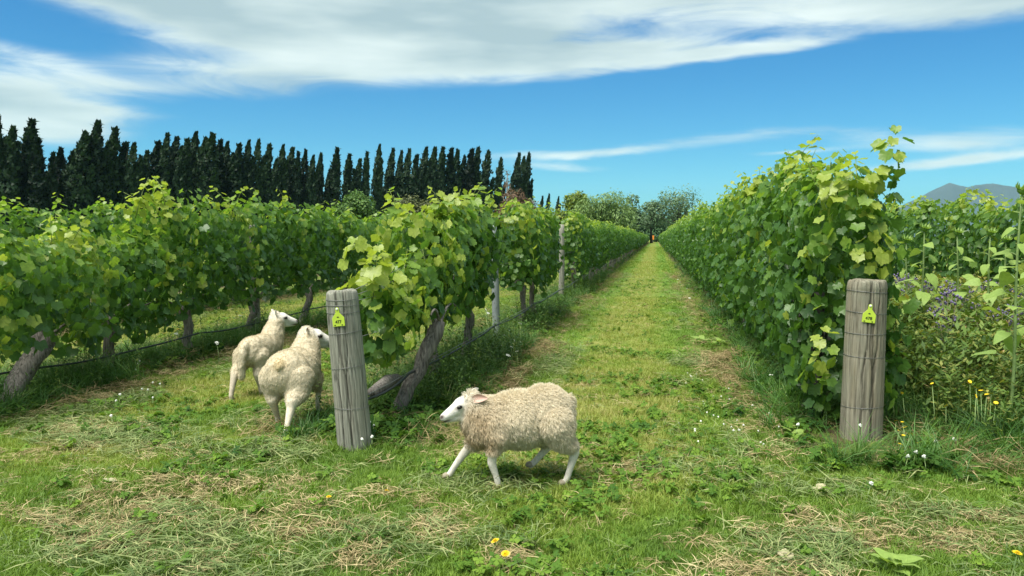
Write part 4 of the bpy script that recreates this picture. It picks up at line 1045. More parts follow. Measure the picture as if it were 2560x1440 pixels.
    for c, r, cc, s in [((0.170, 0, -0.022), (0.014, 0.020, 0.012), (0.22, 0.14, 0.12), 0.95), ((0.160, 0.017, -0.016), (0.014, 0.011, 0.010), (0.07, 0.05, 0.045), 1.6), ((0.160, -0.017, -0.016), (0.014, 0.011, 0.010), (0.07, 0.05, 0.045), 1.6),
                        ((0.145, 0.018, -0.046), (0.034, 0.020, 0.0065), (0.09, 0.06, 0.05), 1.2), ((0.145, -0.018, -0.046), (0.034, 0.020, 0.0065), (0.09, 0.06, 0.05), 1.2),
                        ((0.066, 0.044, 0.007), (0.022, 0.014, 0.008), (0.16, 0.11, 0.09), 0.9), ((0.066, -0.044, 0.007), (0.022, 0.014, 0.008), (0.16, 0.11, 0.09), 0.9)]:
        k, cc = dab(c, r, cc, s); k = np.clip(k, 0, 1) * (1 - np.clip(wool, 0, 1))[:, None]; col = col * (1 - k) + cc * k
    # lumpy fleece
    lump = (vnoise(P[:, 0] * 22, P[:, 2] * 22 + P[:, 1] * 13, 1.0, seed + 2) - 0.5) * 0.009 + (vnoise(P[:, 0] * 48, P[:, 2] * 48 + P[:, 1] * 31, 1.0, seed + 4) - 0.5) * 0.007
    P2 = P + NV * (lump * wool)[:, None]
    me.vertices.foreach_set('co', P2.astype(np.float32).ravel())
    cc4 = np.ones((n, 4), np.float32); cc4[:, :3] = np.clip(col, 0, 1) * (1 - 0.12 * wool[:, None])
    me.attributes.new('col', 'FLOAT_COLOR', 'POINT').data.foreach_set('color', cc4.ravel())
    me.polygons.foreach_set('use_smooth', np.ones(len(me.polygons), bool)); me.update()
    obj('body', me, root)
    # fleece: locks of strands that bend down and gather at their tips
    me.calc_loop_triangles(); tr = np.zeros(len(me.loop_triangles) * 3, np.int32); me.loop_triangles.foreach_get('vertices', tr); tr = tr.reshape(-1, 3)
    A = np.linalg.norm(np.cross(P2[tr[:, 1]] - P2[tr[:, 0]], P2[tr[:, 2]] - P2[tr[:, 0]]), axis=1) * np.clip(wool[tr].mean(1) - 0.15, 0, 1)
    pick = rg.choice(len(tr), n_wool, p=A / A.sum()); b = rg.dirichlet((1, 1, 1), n_wool)
    Q = (P2[tr[pick]] * b[:, :, None]).sum(1); QN = unit((NV[tr[pick]] * b[:, :, None]).sum(1)); QC = (col[tr[pick]] * b[:, :, None]).sum(1); QW = (wool[tr[pick]] * b).sum(1)
    flow = np.array([-0.45, 0, -0.85]); fl = flow - QN * (QN @ flow)[:, None]
    top = np.clip((QN[:, 2] - 0.5) / 0.4, 0, 1)
    fl = fl + np.stack([0 * top, 0 * top, 0 * top], -1)
    nc = max(200, n_wool // 7); ci = rg.choice(n_wool, nc, replace=False)
    kd = kdtree.KDTree(nc)
    for i, c in enumerate(ci): kd.insert(Q[c], i)
    kd.balance()
    near = np.array([kd.find(q)[1] for q in Q])
    chest = np.clip((Q[:, 0] - 0.04) / 0.12, 0, 1) * np.clip((0.52 - Q[:, 2]) / 0.1, 0, 1)
    ln = wool_len * (0.7 + 0.5 * rg.random(n_wool)) * (1 + 0.45 * chest) * np.clip(QW * 1.3, 0.35, 1) * np.clip(Q[:, 2] / 0.2, 0.45, 1)
    cdir = unit(QN[ci] * 0.38 + fl[ci] * 0.9 + rg.normal(size=(nc, 3)) * 0.28)
    clen = wool_len * (0.75 + 0.5 * rg.random(nc))
    tip = 0.60 * (Q + unit(QN * 0.36 + fl * 0.9 + rg.normal(size=Q.shape) * 0.22) * ln[:, None]) + 0.40 * (Q[ci][near] + cdir[near] * (clen[near] * ln / wool_len)[:, None])
    midp = Q * 0.5 + tip * 0.5 + QN * (ln * 0.22)[:, None]
    sd = unit(np.cross(tip - Q, QN + rg.normal(size=Q.shape) * 0.5)); wd = 0.0017 * (0.7 + 0.6 * rg.random(n_wool))[:, None]
    V = np.stack([Q - QN * 0.003 - sd * wd * 0.5, Q - QN * 0.003 + sd * wd * 0.5, midp - sd * wd * 0.45, midp + sd * wd * 0.45, tip], 1)
    base = np.arange(n_wool)[:, None, None] * 5
    F = (base + np.array([[0, 1, 3], [0, 3, 2], [2, 3, 4]])[None]).reshape(-1, 3)
    tone = (0.90 + 0.16 * rg.random(nc))[near][:, None] * (0.92 + 0.16 * rg.random((n_wool, 1)))
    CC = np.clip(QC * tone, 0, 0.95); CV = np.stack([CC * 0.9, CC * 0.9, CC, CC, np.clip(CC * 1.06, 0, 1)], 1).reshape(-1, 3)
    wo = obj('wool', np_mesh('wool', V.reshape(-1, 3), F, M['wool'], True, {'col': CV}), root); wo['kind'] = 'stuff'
    # eyes
    for s in (1, -1):
        v, f = ICO2
        e = obj('eye', np_mesh('eye', (v * np.array([0.0150, 0.009, 0.0100]) * hscale) @ H.T, f, M['eye']), root, hd(0.058, s * 0.0435, 0.011))
    # ears: cupped leaf shapes
    for s, d in zip((1, -1), ear_dirs):
        D = unit(H @ np.array(d, float)); up = unit(H @ np.array([0.75, s * 0.25, 0.35]))
        up = unit(up - D * (up @ D)); sdv = np.cross(D, up)
        Lr = ear_len; rows = 9; cols = 7; V, F = [], []
        for i in range(rows):
            t = i / (rows - 1); wdt = Lr * 0.26 * math.sin(math.pi * (0.10 + 0.90 * t) ** 0.8) ** 0.8 if t < 1 else 0.0005
            for j in range(cols):
                q = (j / (cols - 1) - 0.5) * 2
                V.append(D * Lr * t + sdv * wdt * q + up * (0.7 * wdt * (q * q - 0.6)) - np.array([0, 0, 0.012]) * t * t)
        V = np.array(V)
        i = (np.arange(rows - 1)[:, None] * cols + np.arange(cols - 1)[None]).ravel()
        F = np.stack([i, i + 1, i + cols + 1, i + cols], -1)
        nrm = unit(np.cross(V[F[:, 1]] - V[F[:, 0]], V[F[:, 3]] - V[F[:, 0]])).mean(0)
        sgn = 1.0 if nrm @ up > 0 else -1.0
        th = V - up * 0.004
        m_ = len(V)
        rim = [a for a in range(cols)] + [r_ * cols + cols - 1 for r_ in range(1, rows)] + [(rows - 1) * cols + c_ for c_ in range(cols - 2, -1, -1)] + [r_ * cols for r_ in range(rows - 2, 0, -1)]
        RF = np.array([[rim[k], rim[(k + 1) % len(rim)], rim[(k + 1) % len(rim)] + m_, rim[k] + m_] for k in range(len(rim))])
        me = np_mesh('ear', np.concatenate([V, th]), [F, F[:, ::-1] + m_, RF], [M['pink'], M['hide']], True, {'col': np.tile(np.array(FACE_C) * 0.97, (2 * m_, 1))})
        mi = np.concatenate([np.zeros(len(F), np.int32), np.ones(len(F) + len(RF), np.int32)]); me.polygons.foreach_set('material_index', mi)
        obj('ear', me, root, hd(-0.015, s * 0.046, 0.030))
    # hooves: two toes each
    for pts in legs:
        a, b = np.array(pts[-2][:3]), np.array(pts[-1][:3]); d = b - a; d[2] = 0; d = unit(d + np.array([0.02, 0, 0]))
        hoof = None
        for s in (-1, 1):
            v, f = ICO2; v = v * np.array([0.022, 0.010, 0.017]); v[:, 2] = np.maximum(v[:, 2], -0.012); v[:, 0] *= 1 + 0.3 * (v[:, 2] < 0)
            Rz = np.array([[d[0], -d[1], 0], [d[1], d[0], 0], [0, 0, 1]])
            q = (v + np.array([0.006, s * 0.0095, 0])) @ Rz.T
            hoof = (q, f) if hoof is None else merge([hoof, (q, f)])
        obj('hoof', np_mesh('hoof', hoof[0], hoof[1], M['horn']), root, b + np.array([0, 0, 0.006]))
    return root
# near sheep, trotting to the left across the lane mouth
sheep('cream woolly sheep trotting left across the mouth of the lane, tan chest', (-0.75, 4.21, 0.012), R(199),
      [((-0.16, 0, 0.365), (0.165, 0.142, 0.158)), ((-0.02, 0, 0.340), (0.19, 0.152, 0.160)), ((0.11, 0, 0.322), (0.145, 0.135, 0.142)), ((0.195, 0, 0.328), (0.095, 0.105, 0.128)), ((-0.30, 0, 0.43), (0.035, 0.025, 0.04))],
      [[(0.15, 0, 0.35, 0.115), (0.215, 0.005, 0.385, 0.092), (0.25, 0.01, 0.425, 0.066)], [(0.19, 0, 0.31, 0.095), (0.25, 0.005, 0.36, 0.072)]],
      (0.268, 0.012, 0.437), (R(6), R(-14)),
      [[(0.12, 0.075, 0.28, 0.068), (0.135, 0.08, 0.225, 0.038), (0.146, 0.082, 0.180, 0.031), (0.152, 0.082, 0.130, 0.026), (0.130, 0.082, 0.070, 0.0185), (0.118, 0.082, 0.030, 0.0195), (0.110, 0.082, 0.008, 0.019)],
       [(0.15, -0.075, 0.28, 0.066), (0.20, -0.08, 0.225, 0.038), (0.255, -0.082, 0.175, 0.030), (0.295, -0.082, 0.135, 0.025), (0.345, -0.082, 0.075, 0.0185), (0.365, -0.082, 0.045, 0.019), (0.385, -0.082, 0.025, 0.018)],
       [(-0.20, 0.085, 0.33, 0.105), (-0.235, 0.095, 0.245, 0.066), (-0.300, 0.092, 0.190, 0.034), (-0.312, 0.092, 0.165, 0.028), (-0.285, 0.092, 0.085, 0.0195), (-0.270, 0.092, 0.040, 0.0195), (-0.250, 0.092, 0.012, 0.019)],
       [(-0.17, -0.085, 0.33, 0.10), (-0.13, -0.09, 0.235, 0.062), (-0.20, -0.09, 0.175, 0.034), (-0.195, -0.09, 0.155, 0.027), (-0.145, -0.09, 0.105, 0.0195), (-0.115, -0.09, 0.078, 0.0195), (-0.095, -0.09, 0.062, 0.019)]],
      [(-0.85, 0.42, 0.05), (-0.72, -0.45, 0.30)], 0.026, 85000, 3, 1.0, 1.06, lift=0.022)
# the sheep behind the end post, walking away
sheep('cream sheep walking away behind the leaning grey post, yellow stained rump', (-2.585, 5.25, 0.012), R(96),
      [((-0.16, 0, 0.345), (0.165, 0.150, 0.155)), ((-0.02, 0, 0.335), (0.19, 0.158, 0.158)), ((0.12, 0, 0.34), (0.14, 0.135, 0.145)), ((-0.29, 0, 0.415), (0.045, 0.038, 0.04))],
      [[(0.15, 0, 0.38, 0.118), (0.22, 0.0, 0.445, 0.104), (0.27, 0.005, 0.495, 0.086)]],
      (0.300, 0.0, 0.535), (R(-62), R(-6)),
      [[(0.13, 0.075, 0.25, 0.07), (0.145, 0.078, 0.19, 0.042), (0.15, 0.08, 0.14, 0.026), (0.15, 0.08, 0.12, 0.023), (0.145, 0.08, 0.06, 0.0185), (0.145, 0.08, 0.03, 0.0195), (0.16, 0.08, 0.008, 0.019)],
       [(0.15, -0.075, 0.25, 0.07), (0.20, -0.078, 0.19, 0.042), (0.24, -0.08, 0.15, 0.026), (0.245, -0.08, 0.135, 0.023), (0.225, -0.08, 0.08, 0.0185), (0.23, -0.08, 0.05, 0.0195), (0.25, -0.08, 0.03, 0.019)],
       [(-0.17, 0.085, 0.31, 0.105), (-0.15, 0.095, 0.22, 0.075), (-0.20, 0.092, 0.165, 0.042), (-0.19, 0.092, 0.140, 0.030), (-0.13, 0.092, 0.07, 0.0205), (-0.115, 0.092, 0.035, 0.0205), (-0.10, 0.092, 0.008, 0.019)],
       [(-0.20, -0.085, 0.31, 0.110), (-0.23, -0.095, 0.225, 0.082), (-0.32, -0.09, 0.175, 0.046), (-0.335, -0.088, 0.15, 0.033), (-0.39, -0.082, 0.075, 0.0215), (-0.41, -0.08, 0.035, 0.0215), (-0.405, -0.08, 0.008, 0.020)]],
      [(-0.3, 0.9, 0.40), (-0.35, -0.75, 0.55)], 0.014, 46000, 8, 0.35, 1.22, None, True, (0.74, 0.67, 0.515), 1.03, (0.66, 0.59, 0.47), 0.085, 0.055)
# the sheep farther left with a long tail
sheep('slim cream sheep with a long hanging tail, farthest left, looking away', (-3.45, 6.36, 0.012), R(90),
      [((-0.17, 0, 0.365), (0.145, 0.118, 0.130)), ((-0.02, 0, 0.365), (0.19, 0.122, 0.132)), ((0.13, 0, 0.38), (0.135, 0.108, 0.130))],
      [[(0.16, 0, 0.41, 0.108), (0.215, -0.005, 0.50, 0.092), (0.25, -0.01, 0.565, 0.076)]],
      (0.275, -0.01, 0.605), (R(-52), R(-2)),
      [[(0.14, 0.065, 0.27, 0.06), (0.15, 0.07, 0.20, 0.040), (0.16, 0.07, 0.15, 0.026), (0.16, 0.07, 0.13, 0.023), (0.15, 0.07, 0.06, 0.0185), (0.15, 0.07, 0.03, 0.0195), (0.165, 0.07, 0.008, 0.018)],
       [(0.14, -0.065, 0.27, 0.06), (0.19, -0.07, 0.20, 0.040), (0.22, -0.07, 0.15, 0.026), (0.222, -0.07, 0.13, 0.023), (0.21, -0.07, 0.06, 0.0185), (0.21, -0.07, 0.03, 0.0195), (0.225, -0.07, 0.008, 0.018)],
       [(-0.20, 0.07, 0.33, 0.088), (-0.24, 0.08, 0.245, 0.064), (-0.33, 0.078, 0.185, 0.042), (-0.35, 0.078, 0.155, 0.032), (-0.39, 0.075, 0.08, 0.023), (-0.405, 0.075, 0.035, 0.022), (-0.40, 0.075, 0.008, 0.020)],
       [(-0.18, -0.07, 0.33, 0.088), (-0.17, -0.08, 0.235, 0.064), (-0.23, -0.078, 0.175, 0.040), (-0.23, -0.078, 0.15, 0.030), (-0.19, -0.078, 0.08, 0.0215), (-0.18, -0.078, 0.035, 0.021), (-0.165, -0.078, 0.008, 0.019)]],
      [(-0.2, 0.7, 0.75), (-0.25, -0.6, 0.8)], 0.013, 36000, 12, 0.25, 1.14, [(-0.29, 0, 0.43, 0.036), (-0.345, 0.0, 0.37, 0.038), (-0.36, 0.0, 0.27, 0.036), (-0.355, 0.0, 0.17, 0.026)], False, (0.70, 0.63, 0.475), 1.0, (0.50, 0.44, 0.35), 0.085, 0.025)

# ------------------------------------------------------------------ trees behind the vineyard
def polar(px, D):
    """Ground point D metres off in the direction of picture column px."""
    a = math.atan((px - 1280) / FPX)
    b = a - YAW
    return np.array([math.sin(b) * D / math.cos(a), math.cos(b) * D / math.cos(a), 0.0])
SPRAY = (np.array([(0, 0, 0), (0.30, 0.35, 0.06), (0.05, 1.0, 0.0), (-0.28, 0.42, 0.05)]), np.array([[0, 1, 2], [0, 2, 3]]))
LEAFY = (np.array([(0, 0, 0), (0.34, 0.25, 0.05), (0.30, 0.62, -0.05), (0, 0.95, 0.04), (-0.32, 0.6, 0.08), (-0.36, 0.22, -0.04)]), np.array([[0, 1, 2], [0, 2, 3], [0, 3, 4], [0, 4, 5]]))
def poplar_crown(seed, H=20.0, Rm=1.22, n=5200):
    rg = np.random.default_rng(seed)
    heads = [(0, 0, 1.0, 1.0)] + [(rg.normal() * 0.55, rg.normal() * 0.55, rg.uniform(0.5, 0.92), rg.uniform(0.4, 0.62)) for _ in range(4)]
    pos, T, N, tint = [], [], [], []
    for hx, hy, hh, wf in heads:
        m = int(n * hh * wf / 2.6); t = rg.random(m) ** 0.85; a = rg.random(m) * 6.283
        prof = Rm * wf * np.interp(t, [0, 0.06, 0.28, 0.6, 0.85, 1.0], [0.3, 0.65, 1.0, 0.92, 0.58, 0.06])
        lump = 0.45 + 1.05 * vnoise(a * 1.3 + t * 2, t * 16, 1.0, seed + hh * 10)
        r = prof * lump * (1 - 0.45 * rg.random(m) ** 1.6)
        z = 0.9 + (H * hh - 0.9) * t
        wind = 0.8 * (z / H) ** 5
        pos.append(np.stack([hx * (0.3 + t) + np.cos(a) * r + wind, hy * (0.3 + t) + np.sin(a) * r, z], -1))
        T.append(np.stack([np.cos(a) * 0.18 + 0.35 * (z / H) ** 2, np.sin(a) * 0.18, np.ones(m)], -1) + rg.normal(size=(m, 3)) * 0.22)
        N.append(np.stack([np.cos(a), np.sin(a), 0.3 + 0 * a], -1) + rg.normal(size=(m, 3)) * 0.5)
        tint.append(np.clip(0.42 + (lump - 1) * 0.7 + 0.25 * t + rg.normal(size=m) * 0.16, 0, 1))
    pos, T, N, tint = map(np.concatenate, (pos, T, N, tint))
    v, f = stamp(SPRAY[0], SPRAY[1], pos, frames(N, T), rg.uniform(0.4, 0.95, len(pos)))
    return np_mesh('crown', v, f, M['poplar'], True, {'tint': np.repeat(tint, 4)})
POP = [poplar_crown(200 + k) for k in range(7)]
v, f = tube([(0, 0, -0.3), (0.02, 0, 3), (0.1, 0, 8), (0.5, 0, 15), (1.1, 0, 18.5)], [0.34, 0.26, 0.2, 0.1, 0.03], 8)
POP_TRUNK = np_mesh('trunk', v, f, M['tree_bark'])
poplars = [(10, 30), (40, 118), (70, 75), (110, 190), (150, 45), (185, 125), (215, 270), (248, 185), (290, 168), (335, 180), (380, 95), (410, 150), (440, 50), (480, 160), (515, 80), (560, 140), (600, 145), (635, 200), (660, 180),
           (705, 140), (750, 105), (785, 120), (812, 160), (835, 128), (875, 100), (915, 122), (950, 105), (985, 132), (1015, 142), (1040, 190), (1065, 150), (1110, 135), (1155, 130), (1200, 150), (1232, 215), (1262, 155), (1300, 165), (1335, 185),
           (1365, 175), (1395, 200), (1432, 190), (1470, 260), (1503, 168), (1555, 195), (1600, 215), (1637, 185), (1690, 155), (1745, 170), (1785, 180), (1817, 172), (1852, 195), (1890, 165), (1930, 165), (1967, 165),
           (2004, 168), (2032, 175), (2062, 200), (2093, 170), (2122, 165), (2165, 178), (2225, 210), (2302, 190), (2326, 205), (2347, 188)]
rg = np.random.default_rng(31)
cx = math.cos(YAW)
for k, (zx, zy) in enumerate(poplars):
    px, py = zx / 1.7778, zy / 1.7778 + 280
    D = 128 + 62 * px / 1320 + rg.normal() * 2.5
    hgt = 1.4 + (593 - py) / FPX * D
    p = polar(px - 6, D)
    o = empty('poplar_tree', p, 0.0); tag(o, '%s dark wind-bent poplar from the left end of the poplar line' % ordinal(k), 'tree', 'poplars of the windbreak')
    s = hgt / 20.2; wx = s * rg.uniform(0.85, 1.15) * (1.2 if px < 620 else 1.0)
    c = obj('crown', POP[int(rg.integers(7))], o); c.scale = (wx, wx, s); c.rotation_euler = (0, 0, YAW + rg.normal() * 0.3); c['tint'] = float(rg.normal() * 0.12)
    c = obj('trunk', POP_TRUNK, o); c.scale = (wx, wx, s); c.rotation_euler = (0, 0, YAW)
def tree(name, label, px, D, top, width, mat, n=2600, lobes=9, size=(0.5, 1.0), group=None, bark='tree_bark', droop=0.0, gap=0.0, low=0.12, seed=0, flat=0.0):
    """A rounded tree: limbs carrying leaf clumps gathered in lobes, with gaps between the lobes."""
    rg = np.random.default_rng(900 + seed); n = int(n * 2.2); size = (size[0] * 0.62, size[1] * 0.62)
    p = polar(px, D); Hh = 1.4 + (593 - top) / FPX * D; Wd = width / FPX * D
    root = empty(name, p); tag(root, label, 'tree', group)
    R0 = Wd / 2; cz = Hh * (0.56 + low * 0.3)
    C = []
    for i in range(lobes):
        a = i * 2.4 + rg.random(); rr = R0 * 0.62 * math.sqrt(rg.random()); zz = low * Hh + (Hh * (1 - low)) * (0.22 + 0.62 * rg.random())
        fall = 1 - 0.5 * abs(zz / Hh - 0.5) * (1 + flat)
        C.append((math.cos(a) * rr * fall, math.sin(a) * rr * fall, zz, R0 * rg.uniform(0.30, 0.5)))
    C.append((0, 0, Hh - R0 * 0.42, R0 * 0.42)); C.append((-R0 * 0.55, 0, Hh * 0.5, R0 * 0.42)); C.append((R0 * 0.55, 0, Hh * 0.52, R0 * 0.42))
    limbs = [tube([(0, 0, -0.3), (0.03 * Hh * rg.normal() * 0.3, 0, Hh * 0.25), (0, 0, Hh * 0.55), (0, 0, Hh * 0.85)], np.array([0.035, 0.026, 0.016, 0.006]) * Hh, 8)]
    for c in C:
        b = np.array([0, 0, max(0.12 * Hh, min(c[2] * 0.6, Hh * 0.5))]); e = np.array(c[:3]); m_ = (b + e) / 2 + np.array([0, 0, -0.03 * Hh])
        limbs.append(tube([b, m_, e], np.array([0.014, 0.009, 0.004]) * Hh, 6))
    v, f = merge(limbs); obj('trunk', np_mesh('trunk', v, f, M[bark]), root)
    pos, N, T, tint, sz = [], [], [], [], []
    wts = np.array([c[3] ** 2 for c in C]); wts /= wts.sum()
    for c, w_ in zip(C, wts):
        m = int(n * w_); d = unit(rg.normal(size=(m, 3))); rad = c[3] * (1 - 0.5 * rg.random(m) ** 2)
        lump = 0.7 + 0.6 * vnoise(d[:, 0] * 3 + c[0], d[:, 2] * 3 + d[:, 1] * 2.3, 1.0, seed + c[2])
        q = np.array(c[:3]) + d * (rad * lump)[:, None] * np.array([1, 1, 0.9])
        if gap: keep = vnoise(q[:, 0] * 1.1, q[:, 2] * 1.1 + q[:, 1] * 0.7, 1.0, seed) > gap; q, d, lump = q[keep], d[keep], lump[keep]
        m = len(q)
        pos.append(q); N.append(d + rg.normal(size=(m, 3)) * 0.45 + np.array([0, 0, 0.35])); T.append(np.stack([d[:, 0], d[:, 1], 0.25 - droop * 2.2 + 0 * d[:, 0]], -1) + rg.normal(size=(m, 3)) * 0.5)
        tint.append(np.clip(0.45 + (lump - 1) * 0.6 + 0.18 * d[:, 2] * 0 + rg.normal(size=m) * 0.17, 0, 1)); sz.append(rg.uniform(*size, m))
    pos, N, T, tint, sz = map(np.concatenate, (pos, N, T, tint, sz))
    pos[:, 2] = np.maximum(pos[:, 2], 0.15)
    if droop: sz3 = np.stack([sz * 0.55, sz * 1.7, sz], -1)
    v, f = stamp(LEAFY[0], LEAFY[1], pos, frames(N, T), sz3 if droop else sz)
    obj('crown', np_mesh('crown', v, f, M[mat], True, {'tint': np.repeat(tint, 6)}), root)
    return root
tree('broadleaf_tree', 'round mid green tree in front of the dark poplars', 890, 92, 473, 120, 'tree_green', 3200, 10, (0.3, 0.6), seed=1)
tree('broadleaf_tree', 'low spreading olive brown tree below the poplars, just behind the vines', 1035, 84, 503, 150, 'tree_olive', 3200, 9, (0.25, 0.5), seed=2, low=0.3, flat=0.6)
tree('broadleaf_tree', 'reddish brown bushy tree at the right end of the poplars', 1290, 150, 470, 130, 'tree_brown', 2600, 9, (0.4, 0.8), seed=3)
tree('bare_tree', 'thin half bare greyish tree between the last poplars', 1268, 172, 425, 42, 'tree_brown', 260, 7, (0.3, 0.6), bark='pale_bark', gap=0.3, seed=4, low=0.45)
for i, (px, top) in enumerate([(1352, 492), (1368, 486), (1392, 493)]):
    o = empty('poplar_tree', polar(px, 205)); tag(o, ['leftmost of three small poplars beyond the brown tree', 'middle and tallest of three small poplars beyond the brown tree', 'rightmost of three small poplars, next to the round tree'][i], 'tree', 'small far poplars')
    s = (1.4 + (593 - top) / FPX * 205) / 20.2
    c = obj('crown', POP[i], o); c.scale = (s * 0.9, s * 0.9, s); c = obj('trunk', POP_TRUNK, o); c.scale = (s, s, s)
tree('broadleaf_tree', 'round yellow green tree left of the pale willow', 1432, 128, 486, 125, 'tree_yellow', 3600, 11, (0.4, 0.8), seed=5, low=0.05)
tree('willow_tree', 'pale grey green willow with a domed crown at the end of the middle row', 1505, 122, 477, 175, 'tree_willow', 4600, 14, (0.35, 0.7), droop=0.5, seed=6, low=0.02)
tree('gum_tree', 'narrow ragged grey green tree right of the willow', 1580, 178, 483, 85, 'tree_gum', 1700, 9, (0.4, 0.9), gap=0.32, seed=7, low=0.2)
tree('gum_tree', 'small ragged grey green tree above the lane end', 1628, 182, 499, 70, 'tree_gum', 1300, 8, (0.4, 0.9), gap=0.34, seed=8, low=0.2)
tree('gum_tree', 'broad airy grey tree with sky showing through, right of the lane end', 1698, 180, 476, 160, 'tree_gum', 2600, 15, (0.35, 0.8), gap=0.40, seed=9, low=0.35)
for i, (px, top, w_) in enumerate([(1400, 556, 90), (1470, 550, 100), (1540, 540, 100), (1592, 528, 90), (1640, 530, 90), (1690, 532, 100), (1745, 538, 100), (1800, 545, 110), (1870, 548, 110)]):
    tree('shelter_tree', '%s dark hanging shelter tree from the left, in the belt closing the lane' % ordinal(i), px, 222 + 3 * (i % 2), top, w_, 'tree_dark', 2000, 10, (0.6, 1.2), 'dark shelter belt', droop=0.5, seed=20 + i, low=0.0)
tree('conifer_tree', 'small dark tree peeping past the tall right vine', 2222, 70, 486, 50, 'tree_dark', 1600, 8, (0.2, 0.45), seed=40)
for i, px in enumerate((-120, 300, 620, 980, 1180)):
    tree('shelter_shrub', '%s dark shrub from the left growing under the poplars' % ordinal(i), px, 122 + 55 * max(px, 0) / 1320, 556, 190, 'tree_dark', 1700, 10, (0.5, 1.0), 'shrubs under the poplars', seed=50 + i, low=0.0)

# ------------------------------------------------------------------ sunflowers, flowers and small plants
HEART = None
def heart_leaf(seed):
    rg = np.random.default_rng(seed)
    half = [(0.10, -0.06), (0.30, -0.02), (0.37, 0.18), (0.30, 0.48), (0.16, 0.78), (0.0, 1.0)]
    L = [(0, 0)] + half; V = [(0, 0, 0), (0, 0.35, 0.03), (0, 0.7, 0.0), (0, 1.0, -0.12)]
    rim = [(x, y) for x, y in half[:-1]]
    for s in (1, -1):
        for x, y in rim: V.append((s * x, y, 0.10 * x - 0.18 * y * y + rg.normal() * 0.015))
    V = np.array(V, float); V[1:4, 2] -= 0.18 * V[1:4, 1] ** 2 * 0.6
    F = []
    for s, o in ((1, 4), (-1, 9)):
        t = [(0, o, o + 1), (0, o + 1, o + 2), (0, o + 2, 1), (1, o + 2, o + 3), (1, o + 3, 2), (2, o + 3, o + 4), (2, o + 4, 3)]
        F += [q if s == 1 else q[::-1] for q in t]
    return np_mesh('leaf', V, np.array(F), M['sunflower'])
HL = [heart_leaf(k) for k in range(4)]
def sunflower(X, Y, h, label, seed, n=11, leaf=0.19, lean=(0, 0)):
    rg = np.random.default_rng(seed)
    root = empty('sunflower', (X, Y, float(ground_z(X, Y)))); tag(root, label, 'sunflower', 'unopened sunflowers in the flower strip')
    t = np.linspace(0, 1, 10); P = np.stack([lean[0] * t + 0.02 * np.sin(t * 5 + seed), lean[1] * t + 0.02 * np.cos(t * 4 + seed), -0.05 + (h + 0.05) * t], -1)
    tube_obj('stem', P, np.linspace(0.0135, 0.007, 10), M['stalk'], root, 8)
    for i in range(n):
        s = 0.30 + 0.68 * i / (n - 1); a = i * 2.4 + rg.random() * 0.4; q = np.array([np.interp(s, t, P[:, k]) for k in range(3)])
        L = 0.82 * leaf * np.interp(s, [0.3, 0.6, 0.9, 1.0], [1.0, 1.1, 0.66, 0.45]) * rg.uniform(0.85, 1.15); pl_ = L * np.interp(s, [0.3, 1], [0.75, 0.30])
        d = np.array([math.cos(a), math.sin(a), 0.45]); e = q + d * pl_
        pt = tube_obj('petiole', [q, q + d * pl_ * 0.55 + np.array([0, 0, 0.02 * L]), e], [0.005, 0.004, 0.003], M['stalk'], root, 5)
        T = np.array([[math.cos(a), math.sin(a), rg.uniform(-0.75, 0.1)]]); N = np.array([[0.25 * math.cos(a), 0.25 * math.sin(a), 0.9]]) + rg.normal(size=(1, 3)) * 0.38
        o = bpy.data.objects.new('leaf', HL[i % 4]); Rm_ = frames(N, T)[0]
        o.matrix_local = Matrix.Translation(e) @ Matrix(Rm_.tolist()).to_4x4() @ Matrix.Scale(float(L), 4); o['tint'] = float(np.clip(0.4 + 0.35 * s + rg.normal() * 0.15, 0, 1)); link(o, root)
    # closed bud wrapped in pointed bracts
    v, f = ICO2; bv = v * np.array([0.032, 0.032, 0.024]); parts = [(bv, f)]; tv = [np.full(len(bv), 0.5)]
    for k in range(18):
        a = k * 2.4; d = np.array([math.cos(a), math.sin(a), 0.0]); u_ = 0.5 + 0.5 * (k / 18); sd = np.array([-math.sin(a), math.cos(a), 0]) * 0.011
        b = d * 0.026 + np.array([0, 0, -0.006 + 0.014 * u_]); m_ = d * 0.042 + np.array([0, 0, 0.02 * u_]); e = d * (0.064 - 0.02 * u_) + np.array([0, 0, 0.055 * u_])
        parts.append((np.array([b - sd, b + sd, m_ + sd * 0.8, m_ - sd * 0.8, e]), np.array([[0, 1, 2], [0, 2, 3], [3, 2, 4]]))); tv.append(np.full(5, 0.6 + 0.3 * rg.random()))
    v, f = merge(parts)
    b = obj('bud', np_mesh('bud', v, f, M['sunflower'], True, {'tint': np.concatenate(tv)}), root, P[-1] + np.array([0, 0, 0.012])); b.scale = (1.15,) * 3; b.rotation_euler = (0.25, 0.2, 0)
def row_x(px, Y):
    """X of picture column px at distance Y along the rows."""
    return Y * math.tan(math.atan((px - 1280) / FPX) - YAW)
for (px, Y, h, lab, lf, ln) in [(2292, 7.9, 1.46, 'tall sunflower in bud nearest the post tagged 478', 0.19, (0.06, 0)), (2268, 8.3, 1.36, 'smaller slender sunflower in bud just left of the tall one', 0.15, (0.0, 0)),
                                (2393, 8.4, 1.43, 'sunflower in bud standing alone at the middle of the flower strip', 0.19, (0.0, 0)), (2463, 8.2, 1.42, 'sunflower in bud between the lone one and the picture edge', 0.18, (0.05, 0)),
                                (2533, 5.95, 1.72, 'tallest sunflower with broad leaves at the right picture edge', 0.17, (0.05, 0)), (2505, 8.8, 1.36, 'sunflower in bud half hidden behind the tallest one', 0.17, (0.02, 0)),
                                (2590, 7.2, 1.40, 'sunflower cut off by the right picture edge', 0.19, (0.0, 0))]:
    sunflower(row_x(px, Y), Y, h, lab, int(px), 22 if h > 1.6 else 18, lf, ln)

